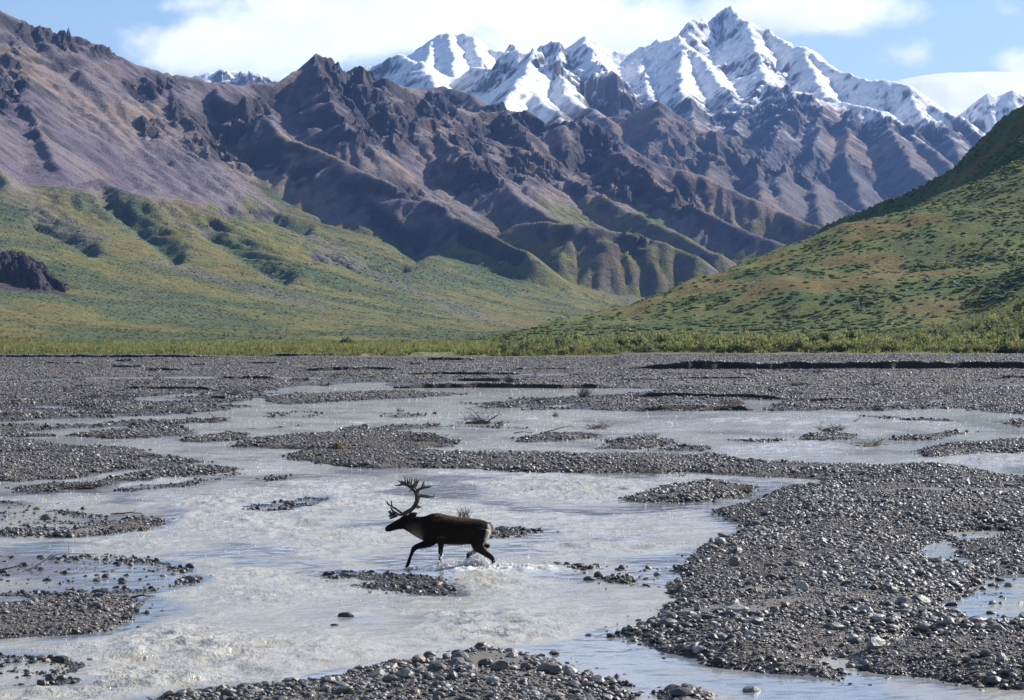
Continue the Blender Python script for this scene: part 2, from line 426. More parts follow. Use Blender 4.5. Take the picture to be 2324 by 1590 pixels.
gyy, gxx = np.gradient(blur(Z1, 2), CELL); sl = np.sqrt(gxx**2+gyy**2)
lap = blur(Z1, 10)-Z1
N1 = fbm(X1/260., Y1/260., 4, 120); N2 = fbm(X1/60., Y1/60., 4, 125); N3 = fbm(X1/18., Y1/18., 4, 130)
str_ = fbm((X1+Y1*.5)/28., (Y1-X1*.5)/190., 4, 135)
col = np.zeros(Z1.shape+(3,), np.float32)+np.array([.168, .140, .146], np.float32)
col = mixc(col, (.225, .172, .138), sstep(-.1, .7, N1+.5*N2))                 # tan scree
col = mixc(col, (.122, .098, .124), sstep(.0, .7, -N1+.5*str_))             # violet grey scree
rock = np.clip(sstep(.70, 1.1, sl+.22*N3)+.7*hard*hm*sstep(.4, .75, sl), 0, 1)
col = mixc(col, (.046, .042, .047), rock*.92)
col = mixc(col, (.13, .085, .055), rock*sstep(.25, .6, N2)*.5)
vlim = np.interp(PX, [0, 400, 700, 1000, 1300, 1700, 2100, 2600, 3000], [715, 770, 815, 800, 845, 865, 850, 890, 940])
veg = sstep(-55, 55, PY-vlim+85*N1+75*str_+30*N2)*(1-sstep(.66, .95, sl))
col = mixc(col, (.135, .128, .042), veg)
col = mixc(col, (.150, .105, .042), veg*sstep(.15, .6, N2+.4*N1)*.6)
shr = np.clip(gul*1.3+.55*sstep(.05, .4, str_+.45*N3+.2*N1)+sstep(.10, .45, 1.1*fbm((X1+Y1*.5)/75., (Y1-X1*.5)/260., 4, 137)+.25*N3+.3*N1+.30*sstep(60, 0, Z1)), 0, 1)*veg
col = mixc(col, (.062, .092, .046), shr*.8)
col = mixc(col, (.165, .165, .052), veg*sstep(640, 560, Y1)*.8)
# scree fan beneath the outcrop
dfan = np.sqrt(((X1-PF(150, 1150, 1110)[0])/30)**2+((Y1-1085)/42)**2)
fan = sstep(1.25, .75, dfan+.25*N3)
col = mixc(col, (.060, .048, .055), fan)
col = mixc(col, (.055, .048, .050), cliffO)
# finer rock of that outcrop
xo, yo = np.meshgrid(np.arange(-330, -170, .7, dtype=np.float32), np.arange(1040, 1200, .7, dtype=np.float32))
dq, zq, tq, sq = seg_field(xo+1.5*fbm(xo/8., yo/8., 3, 93), yo+1.5*fbm(xo/8., yo/8., 3, 94), O)
ob = bilin(Z1, (xo-gx1[0])/CELL, (yo-gy1[0])/CELL)
zo = zq+1.2-np.where(yo < 1128, 1.9, .9)*np.maximum(dq-2.5, 0)+3.4*(ridged(tq/6., dq/26., 4, 95, .55)-.85)*np.clip(dq/4., .25, 1)+1.0*fbm(xo/2.2, yo/2.2, 3, 97)
zo = np.where(zo > ob+.1, zo, ob-1.5)
co = np.tile(np.array([.052, .046, .050], np.float32), xo.shape+(1,))*(1+.35*fbm(xo/3., yo/3., 3, 98))[..., None]
m_crag = terrain_mat('crag_rock', bump=.25, sc=5.)
o = link_mesh('rock_outcrop', np.stack([xo, yo, zo], -1).reshape(-1, 3), grid_faces(*xo.shape), m_crag, smooth=False, cols={'Col': np.clip(co, .01, .5).reshape(-1, 3)}); prop(o, kind='structure')
# gravelly wash lines that cross the fan
for P in ([PF(1180, 890, 2050), PF(1450, 985, 1800), PF(1780, 1090, 1600), PF(2050, 1150, 1450)], [PF(660, 1050, 1500), PF(1000, 1115, 1350), PF(1350, 1150, 1230)],
          [PF(60, 720, 1800), PF(250, 850, 1700), PF(380, 950, 1620)], [PF(2300, 1050, 2200), PF(2650, 1110, 2000)]):
    dd, _, _, _ = seg_field(X1, Y1, P)
    k = sstep(26, 8, dd+9*N3+8*N2)
    col = mixc(col, (.140, .122, .108), k*.5)
col *= (1+.16*N3+.10*fbm(X1/6., Y1/6., 2, 140))[..., None]
col = np.clip(col, .01, .9)
m_mtn = terrain_mat('mountain_ground')
o = link_mesh('mountains', np.stack([X1, Y1, Z1], -1).reshape(-1, 3), grid_faces(*X1.shape), m_mtn, smooth=(blur(hard*hm, 2)[:-1, :-1] < .22).ravel(), cols={'Col': col.reshape(-1, 3)})
prop(o, kind='structure')

# ------------------------------------------------------------------ snow peaks further back
CELL2 = 6.5
gx2 = np.arange(-2300, 2700, CELL2, dtype=np.float32); gy2 = np.arange(3550, 9300, CELL2, dtype=np.float32)
X2, Y2 = np.meshgrid(gx2, gy2)
def D2(D): return D*0.93
def FP(*pts): return [PF(a, b, D2(d)) for a, b, d in pts]
z = (110+0.03*(Y2-3600)+25*fbm(X2/600., Y2/600., 3, 200)).astype(np.float32); b2 = z.copy()
wx = X2+10*fbm(X2/140., Y2/140., 3, 205); wy = Y2+20*fbm(X2/140.+9, Y2/140., 3, 206)
ridges2 = [
 # nearer snow-dusted mountain
 (FP((1380, 290, 5900), (1420, 258, 5900), (1481, 245, 5900), (1541, 221, 5900), (1583, 206, 5900), (1625, 222, 5850), (1673, 246, 5800), (1721, 276, 5800), (1812, 296, 5800), (1872, 270, 5750), (1932, 264, 5700),
     (2022, 207, 5650), (2065, 183, 5600), (2107, 192, 5600), (2143, 222, 5600), (2203, 252, 5550), (2263, 288, 5500), (2354, 318, 5450), (2444, 348, 5400), (2492, 408, 5300)), 1.0, .62, 120),
 (FP((2107, 192, 5600), (2080, 280, 5400), (2020, 360, 5200), (1960, 430, 5000)), .9, .6, 90),
 (FP((2203, 252, 5550), (2230, 350, 5300), (2330, 420, 5100), (2420, 470, 4950)), .9, .6, 90),
 (FP((1673, 246, 5800), (1720, 330, 5500), (1760, 400, 5300)), .9, .6, 90),
 (FP((2040, 300, 5450), (2130, 380, 5200), (2220, 460, 5000)), .8, .6, 90),
 # cloud-topped far peak
 (FP((1560, 240, 8700), (1637, 204, 8700), (1685, 167, 8700), (1733, 136, 8700), (1770, 126, 8700), (1818, 126, 8700), (1872, 142, 8650), (1932, 179, 8600), (1992, 197, 8500), (2016, 215, 8400), (2100, 240, 8300)), 1.0, .7, 150),
 (FP((1770, 126, 8700), (1790, 220, 8200), (1800, 300, 7800)), .9, .7, 100), (FP((1872, 142, 8650), (1900, 230, 8200)), .9, .7, 100), (FP((1700, 160, 8700), (1690, 250, 8200)), .9, .7, 100),
 (FP((2100, 215, 7900), (2125, 186, 7900), (2167, 168, 7900), (2197, 186, 7900), (2215, 215, 7800)), 1.1, .8, 100),
 # great snow peak
 (FP((2190, 240, 8000), (2239, 198, 8000), (2287, 168, 8000), (2311, 145, 8000), (2335, 156, 8000), (2384, 180, 8000), (2426, 198, 8000), (2486, 213, 8000), (2534, 192, 8000), (2570, 174, 7950), (2624, 159, 7900), (2673, 143, 7850),
     (2713, 110, 7850), (2749, 95, 7900), (2785, 88, 7950), (2822, 64, 8000), (2846, 40, 8000), (2870, 24, 8000), (2900, 46, 7950), (2960, 82, 7850), (3020, 112, 7750), (3098, 149, 7600), (3171, 186, 7450), (3249, 228, 7300),
     (3327, 276, 7150), (3387, 300, 7050), (3442, 315, 6950), (3490, 306, 6900), (3538, 308, 6850), (3586, 336, 6800), (3634, 366, 6750), (3682, 396, 6700), (3731, 420, 6650), (3791, 462, 6600), (3850, 520, 6500), (3950, 600, 6400)), .95, .62, 160),
 (FP((2673, 143, 7850), (2700, 170, 7600), (2780, 235, 7350), (2840, 310, 7100), (2900, 390, 6850), (2950, 440, 6700)), .9, .62, 90),
 (FP((2311, 145, 8000), (2350, 250, 7600), (2420, 330, 7200), (2470, 360, 7000)), .9, .65, 100),
 (FP((2534, 192, 8000), (2540, 290, 7500), (2570, 380, 7000), (2620, 480, 6500)), .9, .65, 100),
 (FP((2700, 170, 7600), (2690, 330, 7000), (2740, 450, 6500), (2760, 560, 6000)), .9, .62, 100),
 (FP((2960, 82, 7850), (2990, 220, 7350), (3040, 330, 6950), (3129, 371, 6650)), .75, .58, 120),
 (FP((3171, 186, 7450), (3220, 290, 7100), (3260, 370, 6850), (3333, 413, 6700)), .75, .58, 120),
 # brown lower flank and its spurs
 (FP((2900, 400, 6750), (3040, 400, 6650), (3129, 371, 6600), (3171, 368, 6600), (3249, 395, 6650), (3333, 413, 6700), (3420, 420, 6600), (3520, 455, 6500), (3600, 500, 6400)), .8, .55, 80),
 (FP((3129, 371, 6600), (3085, 500, 6250), (3040, 600, 5950), (2960, 700, 5700)), .95, .58, 70),
 (FP((2950, 420, 6700), (2900, 520, 6350), (2850, 620, 6000)), .95, .58, 70),
 (FP((3249, 395, 6650), (3240, 520, 6250), (3200, 640, 5900), (3150, 740, 5650)), .95, .58, 70),
 (FP((3333, 413, 6700), (3350, 520, 6300), (3340, 640, 5950), (3400, 760, 5700), (3460, 850, 5500)), .95, .58, 70),
 (FP((3480, 440, 6500), (3560, 560, 6150), (3620, 650, 5900), (3700, 740, 5700)), .9, .58, 70),
 (FP((3600, 500, 6400), (3700, 600, 6150), (3800, 690, 5900)), .9, .58, 70),
 (FP((3590, 336, 6800), (3650, 450, 6550), (3780, 560, 6300)), .9, .55, 70),
 # blue ridge in front
 (FP((2330, 430, 5250), (2400, 455, 5150), (2480, 470, 5100), (2534, 438, 5050), (2606, 419, 5000), (2667, 444, 5000), (2707, 469, 4980), (2767, 511, 4960), (2834, 559, 4930), (2888, 583, 4900), (2984, 607, 4850), (3068, 637, 4800), (3153, 673, 4750), (3219, 739, 4700), (3309, 776, 4650), (3387, 824, 4600), (3500, 880, 4550)), .75, .55, 80),
 (FP((2606, 419, 5000), (2600, 520, 4800), (2560, 600, 4650)), .85, .58, 60),
 (FP((2834, 559, 4930), (2800, 650, 4700), (2770, 720, 4550)), .85, .58, 60),
 (FP((2984, 607, 4850), (3000, 700, 4650), (3010, 790, 4450)), .85, .58, 60),
 (FP((3110, 655, 4770), (3080, 740, 4600), (3060, 810, 4450)), .85, .58, 60),
 (FP((3219, 739, 4700), (3230, 800, 4550), (3260, 870, 4400)), .85, .58, 60),
 # right-hand snowy ridge
 (FP((3700, 520, 7600), (3790, 450, 7600), (3850, 393, 7600), (3890, 366, 7600), (3920, 366, 7600), (3960, 378, 7600), (4000, 360, 7600), (4020, 358, 7600), (4047, 368, 7600), (4200, 330, 7600)), 1.0, .65, 100),
 # far snow under cloud, left
 (FP((600, 335, 7200), (720, 302, 7200), (800, 288, 7200), (900, 292, 7200), (1000, 300, 7200), (1100, 335, 7200)), .8, .6, 100),
]
for i, (P, sn, sf, d1) in enumerate(ridges2):
    z = add_ridge(z, wx, wy, P, sn, sf, d1, k=16., flute=9., seed=220+i*3, lam=100.+40*(i%4), reach=1500.)
hm2 = sstep(10, 150, z-b2)
hard2 = sstep(-.1, .4, fbm(X2/420., Y2/420., 4, 301))
z = z+hm2*(13*(ridged(wx/300., wy/300., 6, 310, .52)-.9)+8*fbm(X2/60., Y2/60., 4, 315))*(.5+.6*hard2)
z = erode(z, CELL2, 9, 22000, 60, 9, zmin=60., cap=5.0, er=.22, dep=.08)
z = thermal(z, CELL2, .66+hm2*hard2*1.3, 40, .22)
z = z+hm2*(.25+hard2)*(11*(ridged(X2/70., Y2/70., 4, 320, .55)-.8))*sstep(1000, 800, z)
z = z+hm2*(4*facets(wx, wy, 30., 324)+3*facets(wy, wx, 75., 325))*sstep(450, 600, z)
z = z+hm2*hard2*sstep(950, 700, z)*(26*facets(wx, wy, 110., 322)+12*facets(wx, wy, 45., 323))
Z2 = z.astype(np.float32)
gyy, gxx = np.gradient(Z2, CELL2); sl = np.sqrt(gxx**2+gyy**2)
N1 = fbm(X2/500., Y2/500., 4, 330); N2 = fbm(X2/130., Y2/130., 4, 335); N3 = fbm(X2/40., Y2/40., 4, 340)
col = np.zeros(Z2.shape+(3,), np.float32)+np.array([.125, .112, .112], np.float32)
col = mixc(col, (.19, .135, .105), sstep(0, .6, N1+.6*N2))
col = mixc(col, (.075, .070, .075), sstep(.75, 1.15, sl+.2*N3)*.9)
# snow lies above a line that climbs on steep and on sun-facing rock
line = 640+55*N1+40*N2+30*N3
near = sstep(5600, 4700, Y2)
line = line-235*sstep(5700, 5000, Y2)*sstep(420, 120, X2)-120*sstep(700, 200, X2)*sstep(6800, 7100, Y2)-90*sstep(700, 1000, X2)*sstep(5600, 6000, Y2)
line = line+190*near*sstep(0, 400, X2)
snow = sstep(-25, 35, Z2-line)*(1-.92*sstep(.96, 1.28, sl+.28*N3+.20*fbm(X2/15., Y2/15., 2, 345)+.15*N2-.42*sstep(40, 260, Z2-line)))
dust = sstep(-240, 20, Z2-line)*sstep(-.15, .45, N3+.3*N2)*.7*(1-sstep(.8, 1.1, sl))
sn = np.clip(np.maximum(snow, dust), 0, 1)
grass = sstep(60, -40, Z2-210+50*N2)*(1-sstep(.5, .75, sl))
col = mixc(col, (.09, .10, .045), grass*.7)
col *= (1+.18*N3)[..., None]
col = mixc(col, (.92, .92, .93), sn)
m_peak = terrain_mat('peak_ground', bump=2.0, sc=.35)
o = link_mesh('snow_peaks', np.stack([X2, Y2, Z2], -1).reshape(-1, 3), grid_faces(*X2.shape), m_peak, smooth=((sn > .5) | (hard2 < .35))[:-1, :-1].ravel(), cols={'Col': np.clip(col, .01, .92).reshape(-1, 3)})
prop(o, kind='structure')

# smooth white ice dome on the skyline, right
uu = np.linspace(3300, 4700, 160); DD = np.linspace(9300, 12500, 60)
U_, Dd = np.meshgrid(uu, DD)
top = np.interp(U_, [3300, 3480, 3560, 3640, 3750, 3900, 4047, 4300, 4700], [420, 352, 328, 315, 304, 300, 303, 306, 330])
crest = (1305-top)/9127.*11000
zz = crest*(0.72+.28*np.sin(np.clip((Dd-9300)/1700, 0, 1)*np.pi/2))*np.where(Dd > 11000, 1-(Dd-11000)/4000, 1)
xx = (U_-2023.5)/9127.*Dd
zz = zz+6*fbm(xx/400., Dd/400., 3, 350)
m_ice, t, p, _ = mat('ice_cap'); p.inputs['Base Color'].default_value = c4(.88, .89, .91); p.inputs['Roughness'].default_value = .8
o = link_mesh('ice_dome', np.stack([xx, Dd, zz], -1).reshape(-1, 3), grid_faces(*xx.shape), m_ice); prop(o, kind='structure')

# ground under everything, out to the horizon
bpy_plane = link_mesh('terrain', [(-9300, -400, -6), (9300, -400, -6), (9300, 13700, -6), (-9300, 13700, -6)], [(0, 1, 2, 3)], m_mtn, cols={'Col': np.tile([.09, .09, .04], (4, 1))})
prop(bpy_plane, kind='structure')

# ------------------------------------------------------------------ scatter tools
def ico(sub):
    bm = bmesh.new(); bmesh.ops.create_icosphere(bm, subdivisions=sub, radius=1.0)
    v = np.array([q.co[:] for q in bm.verts]); f = np.array([[q.index for q in p.verts] for p in bm.faces]); bm.free()
    return v, f
ICO1, ICO2, ICO3 = ico(1), ico(2), ico(3)

def rock_shape(base, seed, amp=.22):
    v, f = base; rs = np.random.RandomState(seed)
    v = v.copy()
    for _ in range(5):                                   # a few flat fracture faces
        n = rs.randn(3); n /= np.linalg.norm(n); d = rs.uniform(.55, .9)
        k = np.maximum(v@n-d, 0); v -= k[:, None]*n*.85
    v *= 1+amp*(rs.rand(len(v), 1)-.5)
    return v, f

def rots(yaw, tx, ty):
    cz, sz, cx, sx, cy, sy = np.cos(yaw), np.sin(yaw), np.cos(tx), np.sin(tx), np.cos(ty), np.sin(ty)
    Rm = np.zeros((len(yaw), 3, 3))
    Rm[:, 0, 0] = cz*cy; Rm[:, 0, 1] = cz*sy*sx-sz*cx; Rm[:, 0, 2] = cz*sy*cx+sz*sx
    Rm[:, 1, 0] = sz*cy; Rm[:, 1, 1] = sz*sy*sx+cz*cx; Rm[:, 1, 2] = sz*sy*cx-cz*sx
    Rm[:, 2, 0] = -sy; Rm[:, 2, 1] = cy*sx; Rm[:, 2, 2] = cy*cx
    return Rm

def scatter(bases, pos, scl, yaw, tx, ty, col, rs):
    """numpy instancing of small shapes into one vertex/face/colour set"""
    V, F, K, off = [], [], [], 0
    pick = rs.randint(0, len(bases), len(pos)); Rm = rots(yaw, tx, ty)
    for b, (bv, bf) in enumerate(bases):
        k = np.where(pick == b)[0]
        if not len(k): continue
        v = np.einsum('nij,nvj->nvi', Rm[k], bv[None]*scl[k][:, None, :])+pos[k][:, None, :]
        V.append(v.reshape(-1, 3))
        F.append((bf[None]+(np.arange(len(k))*len(bv))[:, None, None]+off).reshape(-1, bf.shape[1]))
        K.append(np.repeat(col[k], len(bv), 0)); off += len(k)*len(bv)
    return np.concatenate(V), np.concatenate(F), np.concatenate(K)

# ------------------------------------------------------------------ green hill on the right
CH = 2.2
X3, Y3 = np.meshgrid(np.arange(-60, 900, CH, dtype=np.float32), np.arange(440, 1900, CH, dtype=np.float32))
z = np.zeros(X3.shape, np.float32)+.2
R1 = [PF(*p) for p in [(1980, 1312, 1540), (2143, 1300, 1500), (2324, 1254, 1430), (2504, 1200, 1370), (2700, 1131, 1310), (2858, 1068, 1260), (3008, 1008, 1220), (3129, 952, 1190), (3249, 897, 1160),
      (3418, 836, 1130), (3610, 744, 1095), (3791, 624, 1060), (3941, 516, 1030), (4047, 436, 1010), (4300, 250, 980), (4700, 40, 940), (5600, -300, 900)]]
wx = X3+6*fbm(X3/70., Y3/70., 3, 401); wy = Y3+6*fbm(X3/70.+5, Y3/70., 3, 402)
z = add_ridge(z, wx, wy, R1, 1.25, .25, 45., k=9., flute=0., seed=411, lam=60., reach=1500.)
z = add_ridge(z, wx, wy, [PF(*p) for p in [(4300, 420, 940), (4047, 545, 930), (3900, 660, 925), (3700, 775, 925), (3450, 890, 940), (3150, 1010, 985)]], .75, .30, 30., k=5., flute=2., seed=421, reach=900.)
z = add_ridge(z, wx, wy, [PF(*p) for p in [(4700, 420, 900), (4330, 640, 860), (4190, 790, 820), (4100, 900, 780), (4030, 1010, 740), (3980, 1110, 700)]], 1.0, .45, 30., k=5., flute=2., seed=431, reach=900.)
hh = sstep(1, 14, z)
z = z+hh*(2.4*fbm(X3/60., Y3/60., 4, 441)+.5*fbm(X3/9., Y3/9., 3, 445))
Z3 = z.astype(np.float32)
m_near = z > .35
N1 = fbm(X3/130., Y3/130., 4, 450); N2 = fbm(X3/26., Y3/26., 4, 455); N3 = fbm(X3/7., Y3/7., 3, 460)
dn = fbm((X3*.8+Y3*.6)/30., (Y3*.8-X3*.6)/120., 4, 465)
col = np.zeros(Z3.shape+(3,), np.float32)+np.array([.092, .122, .036], np.float32)
col = mixc(col, (.140, .150, .044), sstep(-.1, .5, N2+.4*N1))
redm = sstep(.25, .85, .8*dn+.45*N1+.75*N2)*hh
col = mixc(col, (.165, .095, .040), redm*.6)
col = mixc(col, (.070, .098, .034), sstep(.1, .5, -N2-.3*dn+.3*N3)*.8)
col *= (1+.25*N3)[..., None]
m_hill = terrain_mat('hill_ground', bump=.25, sc=4.0)
o = link_mesh('hillside', np.stack([X3, Y3, Z3-.4*(1-sstep(.2, 1.2, Z3))], -1).reshape(-1, 3), grid_faces(*X3.shape), m_hill, cols={'Col': np.clip(col, .008, .5).reshape(-1, 3)})
prop(o, kind='structure')

def leaf_mat(name, trans=.5):
    m, t, p, o = mat(name)
    at = t.new('ShaderNodeVertexColor', layer_name='Col')
    t.l.new(at.outputs[0], p.inputs['Base Color']); p.inputs['Roughness'].default_value = .6
    p.inputs['Specular IOR Level'].default_value = .25
    tr = t.new('ShaderNodeBsdfTranslucent'); t.l.new(at.outputs[0], tr.inputs[0])
    ms = t.new('ShaderNodeMixShader'); ms.inputs[0].default_value = trans
    t.l.new(p.outputs[0], ms.inputs[1]); t.l.new(tr.outputs[0], ms.inputs[2]); t.l.new(ms.outputs[0], o.inputs[0])
    return m
m_leaf = leaf_mat('shrub_leaves')

def bush_shape(seed, n=26, leaf=.34, up=.35, shell=.55):
    """crown of leaf-clump faces spread through an uneven dome; unit radius, base at z=0"""
    rs = np.random.RandomState(seed); V = []; F = []
    lob = rs.randn(5, 3)*.32; lob[:, 2] = np.abs(lob[:, 2])*.7+.35
    for i in range(n):
        d = rs.randn(3); d /= np.linalg.norm(d); d[2] = abs(d[2])*.9+.05
        c = lob[rs.randint(5)]*rs.uniform(.6, 1.1)+d*rs.uniform(shell, 1.0)*.58
        c[2] = max(c[2], .05)
        a = rs.randn(3); a /= np.linalg.norm(a); a = a+np.array([0, 0, up]); b = np.cross(a, rs.randn(3)); b /= np.linalg.norm(b)+1e-6
        s = leaf*rs.uniform(.6, 1.4); k = len(V)
        V += [c-b*s*.5, c+a*s*.15+b*s*.5, c+a*s, c+a*s*.55-b*s*.45]; F += [[k, k+1, k+2, k+3]]
    return np.array(V), np.array(F)

def leaf_cols(base, n, rs, var=.35):
    base = np.asarray(base)
    return base*(1+var*(rs.rand(n, 1)-.5)*2)

rs = np.random.RandomState(11)
# shrubs over the hillside (ground cover nobody could count)
def dome(seed, leaves, lf=.36, base=ICO1):
    """low rounded shrub: an uneven leafy mound with loose leaf clumps standing off it"""
    r_ = np.random.RandomState(seed); v, f = base; v = v*(1+.5*(r_.rand(len(v), 1)-.5)); v = v*np.array([.85, .85, .8])+np.array([0, 0, .25])
    if leaves == 0: return v, f
    lv, lf_ = bush_shape(seed, leaves, lf, .1, .8); n0 = len(v)
    tri = np.concatenate([lf_[:, [0, 1, 2]], lf_[:, [0, 2, 3]]])+n0
    return np.concatenate([v, lv]), np.concatenate([f, tri])
bush_far = [dome(500+i, 6, .5) for i in range(7)]
n = 200000
ux = rs.rand(n)*700-20; uy = rs.rand(n)*1050+470
fx = (ux-X3[0, 0])/CH; fy = (uy-Y3[0, 0])/CH
hz = bilin(Z3, fx, fy); dd2 = bilin(-N2*.55-.8*redm.astype(float)+.55*N1+.25*N3, fx, fy)
# darker and thicker towards the right-hand gully and along the foot
uu_ = 1162+ux/uy*FU
p_ = sstep(-.55, .25, dd2+.3*sstep(1700, 2200, uu_)+.35*sstep(9, 2, hz)+.05)
k = (hz > .6) & (rs.rand(n) < (p_*.85+.14)*(.25+.75*sstep(-.35, .25, fbm((ux*.8+uy*.6)/11., (uy*.8-ux*.6)/34., 3, 471)))) & (np.abs(uu_-1700) < 900)
px_, py_, pz_ = ux[k], uy[k], hz[k]; m = len(px_)
sz = rs.uniform(.6, 1.35, m)*(1+.6*sstep(.2, .6, dd2[k])*sstep(1750, 2150, uu_[k])+.6*sstep(8, 2, hz[k]))
scl = np.stack([sz, sz, sz*rs.uniform(.22, .40, m)], 1)
pal = np.array([[.14, .195, .062], [.18, .21, .064], [.12, .17, .07], [.20, .21, .065], [.20, .17, .062]])
ci = rs.choice(5, m, p=[.34, .26, .2, .14, .06]); cc = pal[ci]*(rs.uniform(.75, 1.25, m)[:, None])
V, F, K = scatter(bush_far, np.stack([px_, py_, pz_-.1], 1), scl, rs.rand(m)*6.28, np.zeros(m), np.zeros(m), cc, rs)
o = link_mesh('hill_shrubs', V, F, m_leaf, smooth=False, cols={'Col': K}); prop(o, 'low green and olive shrubs covering the right hillside', 'shrubs', kind='stuff')

# shrubs on the grassy fan to the left
n = 90000
uy = 600+rs.rand(n)**.7*1500; uu_ = rs.rand(n)*2100-80; ux = (uu_-1162)/FU*uy
fx = (ux-gx1[0])/CELL; fy = (uy-gy1[0])/CELL
hz = bilin(Z1, fx, fy); sv = bilin(shr.astype(float), fx, fy); vv = bilin(veg.astype(float), fx, fy)
k = (vv > .5) & (rs.rand(n) < sv*.55+.03)
px_, py_, pz_ = ux[k], uy[k], hz[k]; m = len(px_); sz = rs.uniform(.35, .8, m)*(1+py_/3000.)
cc = np.array([[.070, .105, .050], [.080, .112, .048], [.095, .12, .046]])[rs.randint(0, 3, m)]*rs.uniform(.75, 1.2, m)[:, None]
V, F, K = scatter([dome(520+i, 0) for i in range(6)], np.stack([px_, py_, pz_-.2], 1), np.stack([sz, sz, sz*.5], 1), rs.rand(m)*6.28, np.zeros(m), np.zeros(m), cc, rs)
o = link_mesh('fan_shrubs', V, F, m_leaf, smooth=False, cols={'Col': K}); prop(o, 'dark green scrub dotted over the grassy slope on the left', 'shrubs', kind='stuff')

# ------------------------------------------------------------------ river bed
def inside(px, py, P):
    r = np.zeros(px.shape, bool); j = len(P)-1
    for i in range(len(P)):
        xi, yi = P[i]; xj, yj = P[j]
        if yi != yj:
            k = ((yi > py) != (yj > py)) & (px < (xj-xi)*(py-yi)/(yj-yi)+xi); r ^= k
        j = i
    return r
def gp(u, v): D = FU*HC/(v-VH); return ((u-1162.0)/FU*D, D)
def sdf_uv(U, V, P):
    """signed distance (metres on the ground, + inside) to a polygon surveyed in picture rows/columns"""
    X = (U-1162)/FU*(FU*HC/(V-VH)); Y = FU*HC/(V-VH)
    Q = [gp(u, max(v, 770.)) for u, v in P]
    d = np.full(U.shape, 1e9)
    for (x0, y0), (x1, y1) in zip(Q, Q[1:]+Q[:1]):
        dx_, dy_ = x1-x0, y1-y0; l2 = dx_*dx_+dy_*dy_+1e-9
        t = np.clip(((X-x0)*dx_+(Y-y0)*dy_)/l2, 0, 1)
        d = np.minimum(d, (X-x0-t*dx_)**2+(Y-y0-t*dy_)**2)
    return np.sqrt(d)*np.where(inside(U, V, P), 1, -1)

FAR = [(-400, 775), (-400, 975), (-150, 968), (0, 961), (97, 953), (225, 949), (346, 944), (450, 935), (519, 928), (588, 922), (500, 917), (420, 914), (300, 908), (290, 905), (432, 895), (553, 889), (623, 882),
       (750, 875), (880, 867), (895, 880), (1265, 881), (1490, 884), (1440, 890), (1345, 899), (1260, 903), (1180, 905), (1082, 917), (1090, 925), (1200, 930), (1330, 931), (1450, 935), (1600, 932), (1700, 932),
       (1727, 932), (1883, 933), (1987, 936), (2073, 930), (2194, 928), (2324, 942), (2700, 950), (2700, 775)]
